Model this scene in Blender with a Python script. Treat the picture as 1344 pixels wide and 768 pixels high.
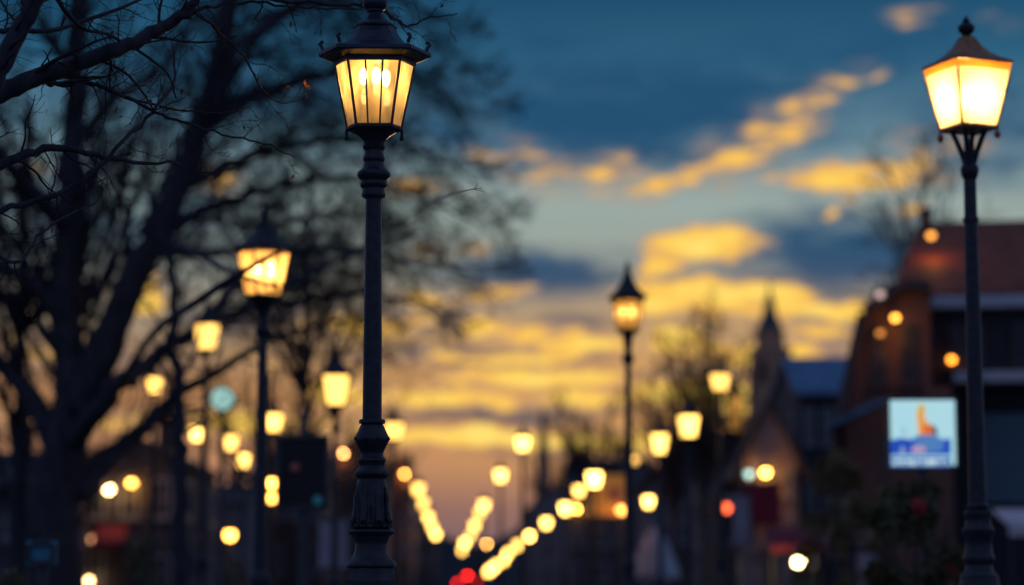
import bpy, bmesh, math, random
from mathutils import Vector, Matrix, noise as mnoise

random.seed(11)
S = bpy.context.scene
for _o in list(bpy.data.objects):
    bpy.data.objects.remove(_o)
C = S.collection

# ------------------------------------------------------------------ camera
CAM_Z = 1.6
FPX = 3173.0                       # focal length in photo pixels (85 mm on 36 mm, 1344 px wide)
PITCH = math.atan((780 - 384) / FPX)
cam = bpy.data.cameras.new('camera')
cam.lens = 85; cam.sensor_width = 36; cam.clip_start = 0.1; cam.clip_end = 6000
cam.dof.use_dof = True; cam.dof.focus_distance = 10.1; cam.dof.aperture_fstop = 1.28
camo = bpy.data.objects.new('camera', cam); C.objects.link(camo)
camo.location = (0, 0, CAM_Z); camo.rotation_euler = (math.pi/2 + PITCH, 0, 0)
S.camera = camo

# ------------------------------------------------------------------ exposure
S.view_settings.view_transform = 'Standard'; S.view_settings.look = 'None'
S.view_settings.exposure = 0.0; S.view_settings.gamma = 1
S.cycles.use_denoising = True
S.cycles.max_bounces = 8; S.cycles.transparent_max_bounces = 16
S.cycles.sample_clamp_indirect = 6.0
S.cycles.caustics_reflective = False; S.cycles.caustics_refractive = False

def lin(r, g, b):
    f = lambda c: (c/255)/12.92 if c/255 <= 0.04045 else ((c/255+0.055)/1.055)**2.4
    return (f(r), f(g), f(b), 1)

# ------------------------------------------------------------------ sky (world), dusk with lit clouds
SUN_EL, SUN_AZ = math.radians(2.5), math.radians(4.0)     # low, ahead of the camera, a little to the right
W = bpy.data.worlds.new('World'); S.world = W; W.use_nodes = True
nt = W.node_tree; nt.nodes.clear()
def N(t, **kw):
    n = nt.nodes.new(t)
    for k, v in kw.items(): setattr(n, k, v)
    return n
def LK(a, b): nt.links.new(a, b)
def M2(op, a, b=None, c=None, clamp=False):
    n = N('ShaderNodeMath', operation=op, use_clamp=clamp)
    for i, v in enumerate((a, b, c)):
        if v is None: continue
        if isinstance(v, (int, float)): n.inputs[i].default_value = v
        else: LK(v, n.inputs[i])
    return n.outputs[0]
def MIX(fac, a, b):
    n = N('ShaderNodeMix', data_type='RGBA'); n.clamp_factor = True
    for idx, v in ((0, fac), (6, a), (7, b)):
        if isinstance(v, (tuple, float, int)): n.inputs[idx].default_value = v
        else: LK(v, n.inputs[idx])
    return n.outputs[2]
tc = N('ShaderNodeTexCoord'); sep = N('ShaderNodeSeparateXYZ'); LK(tc.outputs['Generated'], sep.inputs[0])
K = FPX/100.0
U0 = M2('MULTIPLY', M2('ARCTAN2', sep.outputs[0], sep.outputs[1]), K)    # azimuth, in units of 1.8 degrees
V0 = M2('MULTIPLY', M2('ARCSINE', sep.outputs[2]), K)                    # elevation, same unit
def noise(scale_u, scale_v, w, detail=3.4, rough=0.55):
    cb = N('ShaderNodeCombineXYZ')
    LK(M2('MULTIPLY', U0, scale_u), cb.inputs[0]); LK(M2('MULTIPLY', V0, scale_v), cb.inputs[1]); cb.inputs[2].default_value = w
    n = N('ShaderNodeTexNoise'); n.inputs['Scale'].default_value = 1.0
    n.inputs['Detail'].default_value = detail; n.inputs['Roughness'].default_value = rough
    LK(cb.outputs[0], n.inputs['Vector'])
    return n.outputs[0]
n1 = noise(0.8, 1.8, 3.1); n2 = noise(0.8, 1.8, 17.7)
U = M2('ADD', U0, M2('MULTIPLY', M2('SUBTRACT', n1, 0.5), 1.1))
V = M2('ADD', V0, M2('MULTIPLY', M2('SUBTRACT', n2, 0.5), 0.5))
cUV = N('ShaderNodeCombineXYZ'); LK(U, cUV.inputs[0]); LK(V, cUV.inputs[1])
def blobs(lst):
    tot = None
    for (px, py, rx, ry, amp, rot) in lst:
        m = N('ShaderNodeMapping', vector_type='TEXTURE')
        m.inputs['Location'].default_value = ((px-672)/100, (780-py)/100, 0)
        m.inputs['Rotation'].default_value = (0, 0, math.radians(rot))
        m.inputs['Scale'].default_value = (rx/100, ry/100, 1)
        LK(cUV.outputs[0], m.inputs['Vector'])
        l = N('ShaderNodeVectorMath', operation='LENGTH'); LK(m.outputs[0], l.inputs[0])
        r = N('ShaderNodeMapRange', interpolation_type='SMOOTHSTEP')
        LK(l.outputs['Value'], r.inputs['Value'])
        r.inputs[1].default_value = 0.0; r.inputs[2].default_value = 1.9
        r.inputs[3].default_value = amp; r.inputs[4].default_value = 0
        tot = r.outputs[0] if tot is None else M2('MAXIMUM', tot, r.outputs[0])
    return tot
def ragged(field, nz, k, lo, hi):
    """cloud mask: a soft field broken up by noise"""
    v = M2('ADD', field, M2('MULTIPLY', M2('MULTIPLY', M2('SUBTRACT', nz, 0.5), k), M2('MINIMUM', M2('MULTIPLY', field, 1.8), 1.0)))
    r = N('ShaderNodeMapRange', interpolation_type='SMOOTHSTEP'); LK(v, r.inputs[0]); r.inputs[1].default_value = lo; r.inputs[2].default_value = hi
    return r.outputs[0]
# clear sky by elevation
vr = N('ShaderNodeMapRange'); LK(V0, vr.inputs[0]); vr.inputs[1].default_value = -1.0; vr.inputs[2].default_value = 9.0
ramp = N('ShaderNodeValToRGB'); LK(vr.outputs[0], ramp.inputs[0])
def set_ramp(rp, stops):
    el = rp.color_ramp.elements
    while len(el) > 1: el.remove(el[-1])
    el[0].position, el[0].color = stops[0]
    for p, c in stops[1:]:
        e = el.new(p); e.color = c
pv = lambda py: ((780-py)/100 + 1.0)/10.0
set_ramp(ramp, [(0.0, lin(60,62,72)), (pv(740), lin(92,88,104)), (pv(670), lin(140,104,98)), (pv(610), lin(182,130,98)),
                (pv(520), lin(186,134,92)), (pv(430), lin(158,140,118)), (pv(340), lin(150,160,152)), (pv(270), lin(150,168,164)),
                (pv(180), lin(92,130,148)), (pv(90), lin(38,96,128)), (pv(0), lin(14,74,108)), (1.0, lin(10,64,98))])
# higher up the dome is raised to a lighter blue as front fill
up = N('ShaderNodeMapRange'); LK(V0, up.inputs[0]); up.inputs[1].default_value = 9; up.inputs[2].default_value = 40
base = MIX(up.outputs[0], ramp.outputs[0], lin(58,88,130))
# away from the afterglow (sides and behind) the low sky is blue-grey
aw = N('ShaderNodeMapRange', interpolation_type='SMOOTHSTEP'); LK(M2('ABSOLUTE', M2('SUBTRACT', U0, 1.5)), aw.inputs[0])
aw.inputs[1].default_value = 7.0; aw.inputs[2].default_value = 26.0
base = MIX(aw.outputs[0], base, lin(84,99,140))
# the physically based sky underneath
sky = N('ShaderNodeTexSky', sky_type='NISHITA'); sky.sun_disc = False
sky.sun_elevation = SUN_EL; sky.sun_rotation = SUN_AZ
sm = N('ShaderNodeMix', data_type='RGBA', blend_type='ADD'); sm.inputs[0].default_value = 0.0012
LK(base, sm.inputs[6]); LK(sky.outputs[0], sm.inputs[7]); base = sm.outputs[2]
glow = blobs([(740,510,330,90,.7,0), (940,410,160,40,.5,0)])
base = MIX(glow, base, lin(226,168,96))
# slate clouds
dark = blobs([(800,155,270,72,1.05,0), (930,130,160,60,.9,0), (1090,90,260,60,.62,8), (700,60,120,30,.55,0), (1090,338,140,62,1.0,0), (720,362,140,34,.95,0), (890,372,50,20,.6,0), (1290,190,150,80,.62,0),
              (620,470,170,15,.75,0), (660,548,170,12,.85,0), (560,420,110,16,.7,0), (760,425,60,14,.6,0), (1130,472,90,34,.6,0), (1330,380,120,60,.6,0),
              (130,300,300,70,.6,0), (330,120,240,70,.6,0), (330,420,160,24,.6,0), (120,480,160,20,.6,0), (700,594,110,8,.55,0), (900,500,120,14,.55,0)])
nd = noise(0.9, 2.4, 41.0, 6, 0.64)
dm = ragged(dark, nd, 1.3, .08, .95)
dv = N('ShaderNodeMapRange'); LK(V0, dv.inputs[0]); dv.inputs[1].default_value = 2.2; dv.inputs[2].default_value = 5.6
dcol = MIX(dv.outputs[0], lin(112,98,98), lin(34,78,113))
dv2 = N('ShaderNodeMapRange'); LK(V0, dv2.inputs[0]); dv2.inputs[1].default_value = 3.4; dv2.inputs[2].default_value = 4.6
dcol = MIX(dv2.outputs[0], dcol, MIX(dv.outputs[0], lin(60,88,116), lin(36,80,114)))
col = MIX(dm, base, dcol)
# lit clouds
gold = blobs([(700,222,110,32,.46,-6), (800,238,130,30,.58,2), (890,238,90,28,.54,10), (985,200,95,42,.58,32), (1065,145,85,28,.60,30), (1148,112,40,9,.45,20),
              (1130,240,130,28,.74,0), (1215,215,80,44,.52,0), (1210,36,50,14,.52,0), (1320,48,40,14,.36,0), (1096,283,14,9,.7,0), (1190,285,24,12,.6,0),
              (925,322,74,22,1.15,2), (875,345,36,16,.85,0), (955,395,130,26,1.15,-4), (1075,414,95,13,1.15,0), (870,400,60,20,.95,0),
              (775,455,75,14,1.05,0), (885,452,40,18,1.15,0), (690,440,70,16,.85,0), (710,500,120,18,1.08,0), (600,527,120,14,1.02,0), (775,532,70,14,1.0,0),
              (640,574,180,11,1.35,0), (800,580,90,12,.95,0), (640,428,46,16,.85,0), (590,330,70,14,.6,0), (650,385,60,14,.65,0), (660,470,90,9,.9,0),
              (560,395,60,18,.75,0), (480,430,90,20,.75,0), (300,470,160,18,.55,0), (185,398,36,24,1.1,0), (190,560,120,18,.62,0),
              (30,470,90,30,.48,0), (30,560,90,20,.6,0), (330,560,130,16,.8,0), (560,250,60,16,.6,0), (40,232,30,12,.6,0), (270,245,46,24,.55,0), (470,520,90,18,.9,0),
              (1000,470,120,24,.85,0), (930,520,120,22,1.0,0), (1090,440,80,10,.75,0)])
ng = noise(1.5, 4.4, 77.0, 6, 0.62)
gm = ragged(gold, ng, 2.0, .0, 1.35)
gr = N('ShaderNodeValToRGB'); LK(gm, gr.inputs[0])
set_ramp(gr, [(0.0, lin(150,138,132)), (0.22, lin(186,150,118)), (0.48, lin(236,180,92)), (0.72, lin(253,203,88)), (1.0, lin(255,220,112))])
gf = N('ShaderNodeMapRange', interpolation_type='SMOOTHSTEP'); LK(gm, gf.inputs[0]); gf.inputs[1].default_value = 0.02; gf.inputs[2].default_value = 0.5
gb = N('ShaderNodeVectorMath', operation='SCALE'); LK(gr.outputs[0], gb.inputs[0]); gb.inputs['Scale'].default_value = 1.06
col = MIX(gf.outputs[0], col, gb.outputs[0])
bg = N('ShaderNodeBackground'); LK(col, bg.inputs[0]); bg.inputs[1].default_value = 1.0
wo = N('ShaderNodeOutputWorld'); LK(bg.outputs[0], wo.inputs[0])
W.cycles.sampling_method = 'MANUAL'; W.cycles.sample_map_resolution = 512

# ------------------------------------------------------------------ sun (almost set)
sl = bpy.data.lights.new('sun', 'SUN'); sl.energy = 0.35; sl.angle = math.radians(0.5); sl.color = (1, .62, .32)
so = bpy.data.objects.new('sun', sl); C.objects.link(so)
_d = -Vector((math.sin(SUN_AZ)*math.cos(SUN_EL), math.cos(SUN_AZ)*math.cos(SUN_EL), math.sin(SUN_EL)))
so.rotation_euler = _d.to_track_quat('-Z', 'Y').to_euler(); so.location = (0, 40, 60)

# ------------------------------------------------------------------ helpers
_F = Vector((0, math.cos(PITCH), math.sin(PITCH))); _Up = Vector((0, -math.sin(PITCH), math.cos(PITCH)))
def at(px, py, d):
    """world point seen at photo pixel (px, py), d metres in front of the camera"""
    v = Vector(((px-672)/FPX, 0, 0)) + _Up*((384-py)/FPX) + _F
    return Vector((0, 0, CAM_Z)) + v*(d/v.y)
def zat(py, d): return at(672, py, d).z
def xat(px, d, py=620): return at(px, py, d).x
def gz(y):
    t = min(1, max(0, (y-30)/90)); return 1.6*t*t*(3-2*t)
AX = (603-672)/FPX                 # the street runs a little to the left of the view
def street(lat, y): return Vector((lat + AX*y, y, gz(y)))

def link(o, parent=None):
    C.objects.link(o)
    if parent is not None: o.parent = parent
    return o
def empty(name, loc, rz=0):
    o = bpy.data.objects.new(name, None); o.location = loc; o.rotation_euler = (0, 0, rz); return link(o)
def tag(o, label, cat, group=None, kind=None):
    o['label'] = label; o['category'] = cat
    if group: o['group'] = group
    if kind: o['kind'] = kind
    return o
def obj(name, bm, mat, parent=None, smooth=False):
    me = bpy.data.meshes.new(name)
    bmesh.ops.recalc_face_normals(bm, faces=bm.faces)
    bm.to_mesh(me); bm.free()
    if mat: me.materials.append(mat)
    if smooth:
        me.polygons.foreach_set('use_smooth', [True]*len(me.polygons))
        try: me.set_sharp_from_angle(angle=math.radians(38))
        except Exception: pass
    return link(bpy.data.objects.new(name, me), parent)
def raw(name, verts, faces, mat, parent=None, smooth=False):
    me = bpy.data.meshes.new(name); me.from_pydata(verts, [], faces); me.materials.append(mat); me.update()
    if smooth: me.polygons.foreach_set('use_smooth', [True]*len(me.polygons))
    return link(bpy.data.objects.new(name, me), parent)
def copy_tree(o, parent=None):
    c = o.copy(); C.objects.link(c)
    if parent is not None: c.parent = parent
    for ch in list(o.children): copy_tree(ch, c)
    return c
def box(bm, c, s, rz=0, bev=0):
    r = bmesh.ops.create_cube(bm, size=1)
    m = Matrix.Translation(c) @ Matrix.Rotation(rz, 4, 'Z') @ Matrix.Diagonal((s[0], s[1], s[2], 1))
    bmesh.ops.transform(bm, matrix=m, verts=r['verts'])
    if bev:
        es = list({e for v in r['verts'] for e in v.link_edges})
        bmesh.ops.bevel(bm, geom=es, offset=bev, segments=2, affect='EDGES', profile=0.6)
def loft(bm, rings, cap0=True, cap1=True):
    prev = None; first = None
    for pts in rings:
        vs = [bm.verts.new(p) for p in pts]
        if prev:
            n = len(vs)
            for i in range(n): bm.faces.new((prev[i], prev[(i+1) % n], vs[(i+1) % n], vs[i]))
        else: first = vs
        prev = vs
    if cap0: bm.faces.new(list(reversed(first)))
    if cap1: bm.faces.new(prev)
def lathe(bm, prof, n=24, cx=0, cy=0, ripple=None):
    rings = []
    for r, z in prof:
        k = []
        for i in range(n):
            a = 2*math.pi*i/n
            rr = r*(1+ripple(a, z)) if ripple else r
            k.append((cx+rr*math.cos(a), cy+rr*math.sin(a), z))
        rings.append(k)
    loft(bm, rings)
def tube(V_, F_, pts, rads, n=5):
    """append a tapered tube to vertex/face lists"""
    b = len(V_); m = len(pts)
    t0 = (pts[1]-pts[0]).normalized()
    nrm = t0.orthogonal().normalized()
    for i in range(m):
        t = (pts[min(i+1, m-1)]-pts[max(i-1, 0)])
        t = t.normalized() if t.length > 1e-9 else t0
        nrm = (nrm - t*nrm.dot(t))
        nrm = nrm.normalized() if nrm.length > 1e-6 else t.orthogonal().normalized()
        bi = t.cross(nrm)
        for k in range(n):
            a = 2*math.pi*k/n
            V_.append(pts[i] + (nrm*math.cos(a)+bi*math.sin(a))*rads[i])
    for i in range(m-1):
        for k in range(n):
            F_.append((b+i*n+k, b+i*n+(k+1) % n, b+(i+1)*n+(k+1) % n, b+(i+1)*n+k))
    F_.append(tuple(b+(m-1)*n+k for k in range(n))); F_.append(tuple(b+k for k in reversed(range(n))))
def tube_bm(bm, pts, r, n=8):
    V_, F_ = [], []
    pts = [Vector(p) for p in pts]
    tube(V_, F_, pts, r if isinstance(r, (list, tuple)) else [r]*len(pts), n)
    vs = [bm.verts.new(v) for v in V_]
    for f in F_: bm.faces.new([vs[i] for i in f])
def sphere(bm, c, r, sx=1, sy=1, sz=1, u=14, v=9):
    q = bmesh.ops.create_uvsphere(bm, u_segments=u, v_segments=v, radius=r)
    bmesh.ops.transform(bm, matrix=Matrix.Translation(c) @ Matrix.Diagonal((sx, sy, sz, 1)), verts=q['verts'])

# ------------------------------------------------------------------ materials
def mat(name, col, rough=0.6, metal=0.0, var=0.25, scale=6.0, bump=0.0, spec=0.5, stretch=(1,1,1), col2=None):
    m = bpy.data.materials.new(name); m.use_nodes = True
    t = m.node_tree; b = t.nodes['Principled BSDF']
    b.inputs['Roughness'].default_value = rough; b.inputs['Metallic'].default_value = metal
    b.inputs['Specular IOR Level'].default_value = spec
    tcn = t.nodes.new('ShaderNodeTexCoord'); mp = t.nodes.new('ShaderNodeMapping'); mp.inputs['Scale'].default_value = stretch
    nz = t.nodes.new('ShaderNodeTexNoise'); nz.inputs['Scale'].default_value = scale; nz.inputs['Detail'].default_value = 5
    t.links.new(tcn.outputs['Object'], mp.inputs[0]); t.links.new(mp.outputs[0], nz.inputs['Vector'])
    r = t.nodes.new('ShaderNodeValToRGB'); t.links.new(nz.outputs[0], r.inputs[0])
    c2 = col2 or tuple(c*(1+var) for c in col)
    r.color_ramp.elements[0].position = 0.3; r.color_ramp.elements[1].position = 0.7
    r.color_ramp.elements[0].color = (*[c*(1-var) for c in col], 1); r.color_ramp.elements[1].color = (*c2, 1)
    t.links.new(r.outputs[0], b.inputs['Base Color'])
    if bump:
        bp = t.nodes.new('ShaderNodeBump'); bp.inputs['Strength'].default_value = bump; bp.inputs['Distance'].default_value = 0.01
        t.links.new(nz.outputs[0], bp.inputs['Height']); t.links.new(bp.outputs[0], b.inputs['Normal'])
    return m
def brick_mat(name, c1, c2, mortar, scale=1.0, rough=0.85):
    m = mat(name, c1, rough); t = m.node_tree; b = t.nodes['Principled BSDF']
    br = t.nodes.new('ShaderNodeTexBrick'); tcn = t.nodes.new('ShaderNodeTexCoord')
    sp = t.nodes.new('ShaderNodeSeparateXYZ'); cb = t.nodes.new('ShaderNodeCombineXYZ'); ad = t.nodes.new('ShaderNodeMath')
    t.links.new(tcn.outputs['Object'], sp.inputs[0]); t.links.new(sp.outputs[0], ad.inputs[0]); t.links.new(sp.outputs[1], ad.inputs[1])
    t.links.new(ad.outputs[0], cb.inputs[0]); t.links.new(sp.outputs[2], cb.inputs[1])
    t.links.new(cb.outputs[0], br.inputs['Vector'])
    br.inputs['Color1'].default_value = (*c1, 1); br.inputs['Color2'].default_value = (*c2, 1); br.inputs['Mortar'].default_value = (*mortar, 1)
    br.inputs['Scale'].default_value = 4.0*scale; br.inputs['Mortar Size'].default_value = 0.012
    t.links.new(br.outputs[0], b.inputs['Base Color'])
    return m
def tile_mat(name, c, rough=0.7):
    m = mat(name, c, rough, var=0.3, scale=3); t = m.node_tree; b = t.nodes['Principled BSDF']
    w = t.nodes.new('ShaderNodeTexWave'); w.bands_direction = 'Z'; w.inputs['Scale'].default_value = 2.2; w.inputs['Distortion'].default_value = .6
    tcn = t.nodes.new('ShaderNodeTexCoord'); t.links.new(tcn.outputs['Object'], w.inputs['Vector'])
    bp = t.nodes.new('ShaderNodeBump'); bp.inputs['Strength'].default_value = .5; bp.inputs['Distance'].default_value = .03
    t.links.new(w.outputs[1], bp.inputs['Height']); t.links.new(bp.outputs[0], b.inputs['Normal'])
    return m
def emis(name, col, st):
    m = bpy.data.materials.new(name); m.use_nodes = True; t = m.node_tree; b = t.nodes['Principled BSDF']
    b.inputs['Base Color'].default_value = (*[min(.8, c*.7+.1) for c in col], 1); b.inputs['Roughness'].default_value = .35
    b.inputs['Emission Color'].default_value = (*col, 1); b.inputs['Emission Strength'].default_value = st
    return m
def pane_mat(name, clear=.35, tint=(.95,.82,.55), streak=0.5):
    """old lantern glass: part clear, part frosted so that it glows from the bulbs inside"""
    m = bpy.data.materials.new(name); m.use_nodes = True; t = m.node_tree; t.nodes.clear()
    out = t.nodes.new('ShaderNodeOutputMaterial'); tr = t.nodes.new('ShaderNodeBsdfTransparent'); tl = t.nodes.new('ShaderNodeBsdfTranslucent')
    gl = t.nodes.new('ShaderNodeBsdfGlossy'); gl.inputs['Roughness'].default_value = .08; gl.inputs['Color'].default_value = (.9,.9,.9,1)
    tl.inputs['Color'].default_value = (*tint, 1); tr.inputs['Color'].default_value = (.93,.90,.84,1)
    tcn = t.nodes.new('ShaderNodeTexCoord'); mp = t.nodes.new('ShaderNodeMapping'); mp.inputs['Scale'].default_value = (1, 1, .35)
    nz = t.nodes.new('ShaderNodeTexNoise'); nz.inputs['Scale'].default_value = 22; nz.inputs['Detail'].default_value = 3
    t.links.new(tcn.outputs['Object'], mp.inputs[0]); t.links.new(mp.outputs[0], nz.inputs['Vector'])
    mr = t.nodes.new('ShaderNodeMapRange'); t.links.new(nz.outputs[0], mr.inputs[0]); mr.inputs[1].default_value = .3; mr.inputs[2].default_value = .7
    mr.inputs[3].default_value = max(0, clear-streak*.4); mr.inputs[4].default_value = min(1, clear+streak*.4)
    rf = t.nodes.new('ShaderNodeBsdfRefraction'); rf.inputs['IOR'].default_value = 1.12; rf.inputs['Roughness'].default_value = .42; rf.inputs['Color'].default_value = (1.0,.80,.50,1)
    ms = t.nodes.new('ShaderNodeMixShader'); ms.inputs[0].default_value = .45; t.links.new(tr.outputs[0], ms.inputs[1]); t.links.new(rf.outputs[0], ms.inputs[2]); tr = ms
    mx = t.nodes.new('ShaderNodeMixShader'); t.links.new(mr.outputs[0], mx.inputs[0]); t.links.new(tl.outputs[0], mx.inputs[1]); t.links.new(tr.outputs[0], mx.inputs[2])
    m2 = t.nodes.new('ShaderNodeMixShader'); m2.inputs[0].default_value = .06
    t.links.new(mx.outputs[0], m2.inputs[1]); t.links.new(gl.outputs[0], m2.inputs[2]); t.links.new(m2.outputs[0], out.inputs[0])
    return m

IRON = mat('blue_black_iron', (.026,.036,.054), .40, .25, .35, 26, .35, col2=(.050,.048,.052))
IRON2 = mat('old_black_iron', (.022,.025,.032), .5, .2, .35, 20, .2)
ROOFM = mat('lantern_roof_paint', (.036,.050,.070), .34, .3, .3, 25, .2)
COPPER = mat('brown_lantern_roof', (.44,.19,.075), .45, .25, .35, 20, .2)
BARK = mat('dark_bark', (.058,.056,.064), .9, 0, .45, 14, .6, .2, (1,1,.25))
TWIG = mat('twig_bark', (.046,.043,.050), .9, 0, .35, 30, 0, .2)
LEAFB = mat('withered_leaf', (.22,.095,.035), .7, 0, .4, 20)
GREEN = mat('evergreen_leaf', (.14,.13,.058), .6, 0, .5, 5, 0, .3)
GREEN2 = mat('shrub_leaf', (.24,.175,.075), .6, 0, .5, 5, 0, .3)
REDF = mat('red_blossom', (.42,.02,.02), .6)
BRICK = brick_mat('brown_red_brick', (.24,.105,.072), (.18,.08,.06), (.20,.16,.145))
BRICK2 = brick_mat('dark_brick', (.13,.065,.045), (.09,.05,.04), (.10,.09,.085))
PLAST = mat('grey_plaster', (.20,.19,.20), .9, 0, .2, 1.5)
PLASTD = mat('dark_plaster', (.085,.080,.090), .9, 0, .25, 1.5)
PLASTP = mat('pinkish_plaster', (.30,.235,.225), .9, 0, .2, 1.5)
CLAD = mat('dark_slate_cladding', (.034,.032,.040), .75, 0, .25, 5, .3)
RTILE = tile_mat('red_roof_tile', (.27,.070,.030))
DTILE = tile_mat('dark_roof_tile', (.060,.052,.056))
BTILE = tile_mat('blue_slate_roof', (.11,.22,.34), .6)
STONE = brick_mat('tower_brown_stone', (.60,.31,.17), (.54,.27,.15), (.44,.30,.2), .4)
SPIRE = mat('spire_copper_slate', (.045,.075,.085), .6)
WHITE = mat('pale_paint', (.62,.64,.66), .6, 0, .1, 4)
FRAME = mat('window_frame_paint', (.30,.31,.33), .6, 0, .12, 6)
DOORM = mat('dark_door_paint', (.07,.055,.05), .5)
GLASS = mat('dark_window_glass', (.025,.032,.045), .25, 0, .2, 1, 0, .4)
TEALS = mat('teal_shutter', (.13,.22,.27), .6, 0, .15, 3, .2, .5, (1,1,6))
CANVW = mat('white_awning_canvas', (.80,.72,.72), .85, 0, .12, 4)
CANVR = mat('crimson_canvas', (.24,.02,.04), .85, 0, .2, 4)
CANVB = mat('brown_awning_canvas', (.26,.13,.07), .85, 0, .25, 5)
CANVP = mat('pale_pink_canvas', (.55,.40,.38), .85, 0, .15, 4)
CANVU = mat('pale_blue_canvas', (.30,.42,.58), .85, 0, .15, 4)
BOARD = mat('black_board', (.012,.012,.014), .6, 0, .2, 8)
BOARDW = mat('pale_board', (.42,.40,.46), .7, 0, .15, 3)
BOARDT = mat('teal_board', (.05,.30,.40), .6, 0, .15, 3)
POSTM = mat('grey_post_metal', (.07,.075,.085), .5, .4, .2, 12)
ASPH = mat('asphalt', (.05,.05,.052), .9, 0, .25, 3, .2)
PAVE = brick_mat('stone_paving', (.24,.22,.20), (.20,.18,.17), (.12,.11,.10), .6)
KERB = mat('kerb_stone', (.32,.31,.30), .85)
SOIL = mat('dark_earth_and_turf', (.055,.060,.035), .95, 0, .35, .8)
PAINTW = mat('road_marking_paint', (.75,.75,.72), .7)
HILLM = mat('wooded_hillside', (.10,.12,.13), .95, 0, .3, .02)
CARP = mat('dark_grey_car_paint', (.06,.06,.07), .3, .4, .1, 10)
TYRE = mat('tyre_rubber', (.02,.02,.02), .85)
RIM = mat('wheel_rim_metal', (.4,.4,.42), .35, .9, .1)
PANE_MAIN = pane_mat('clear_streaked_lantern_glass', .54, (.98,.74,.34), .8)
PANE_FROST = pane_mat('frosted_lantern_glass', .04, (.98,.87,.56), .05)
PANE_MID = pane_mat('half_clear_lantern_glass', .30, (.98,.80,.42), .5)
WARM = (1.0, .56, .17)
YELL = (1.0, .60, .18)
# ------------------------------------------------------------------ ground, road, paths
def sheet(name, m, lat0, lat1, y0, y1, dz, step=10, h=None):
    V_, F_ = [], []; n = max(1, int((y1-y0)/step))
    for i in range(n+1):
        y = y0+(y1-y0)*i/n
        a = lat0(y) if callable(lat0) else lat0; b = lat1(y) if callable(lat1) else lat1
        V_ += [(a+AX*y, y, gz(y)+dz), (b+AX*y, y, gz(y)+dz)]
        if i: F_.append((2*i-2, 2*i-1, 2*i+1, 2*i))
    if h:                                            # solid strip (kerb)
        k = len(V_); V_ += [(x, y, z-h) for x, y, z in V_]
        for i in range(n):
            F_ += [(2*i, 2*i+2, k+2*i+2, k+2*i), (2*i+1, k+2*i+1, k+2*i+3, 2*i+3)]
        F_ += [(0, k, k+1, 1), (2*n, 2*n+1, k+2*n+1, k+2*n)]
    o = raw(name, V_, F_, m); o['kind'] = 'structure'; return o
V_, F_ = [], []; ys = [-60, -30, 0, 15, 30] + list(range(35, 125, 5)) + [150, 200, 300, 500, 800, 1120]
for i, y in enumerate(ys):
    w = 60 + max(0, y)*1.1
    V_ += [(-w, y, gz(y)), (w, y, gz(y))]
    if i: F_.append((2*i-2, 2*i-1, 2*i+1, 2*i))
raw('ground', V_, F_, SOIL)['kind'] = 'structure'
rl = lambda y: 1.85 if y < 90 else max(-1.2, 1.85-(y-178)*.25) if y > 178 else 1.85
rr = lambda y: 3.2 if y < 70 else min(4.7, 3.2+(y-70)*.04)
sheet('promenade', PAVE, -2.6, lambda y: rl(y)-.12, -40, 420, .104, 4)
sheet('road', ASPH, lambda y: rl(y), lambda y: rr(y), 24, 900, .008, 4)
sheet('pavement', PAVE, lambda y: rr(y)+.12, lambda y: rr(y)+2.6, -40, 420, .100, 4)
sheet('kerb', KERB, lambda y: rl(y)-.12, lambda y: rl(y), 24, 420, .110, 4, .12)
sheet('kerb', KERB, lambda y: rr(y), lambda y: rr(y)+.12, 24, 420, .106, 4, .12)
sheet('plaza', PAVE, 1.73, lambda y: 3.32, -40, 24, .102, 4)
for i in range(14):
    y0 = 30+i*9
    sheet('lane_marking', PAINTW, lambda y: (rl(y)+rr(y))/2-.05, lambda y: (rl(y)+rr(y))/2+.05, y0, y0+3, .012, 1)

# far wooded hill closing the street
V_, F_ = [], []; nx = 60
for j in range(2):
    for i in range(nx+1):
        px = -500+2400*i/nx; d = 900+j*160
        top = 694 + 18*math.sin(px*.013) + 9*math.sin(px*.041+1) - 26*math.exp(-((px-430)/120)**2) - 20*math.exp(-((px-860)/160)**2)
        x = xat(px, d); V_ += [(x, d, -2), (x, d, (zat(top, d) if j == 0 else zat(top, 900)-8))]
n1_ = 2*(nx+1)
for i in range(nx):
    a = 2*i; F_ += [(a, a+2, a+3, a+1), (a+1, a+3, n1_+a+3, n1_+a+1), (n1_+a, n1_+a+1, n1_+a+3, n1_+a+2)]
raw('hill', V_, F_, HILLM)['kind'] = 'structure'

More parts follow.
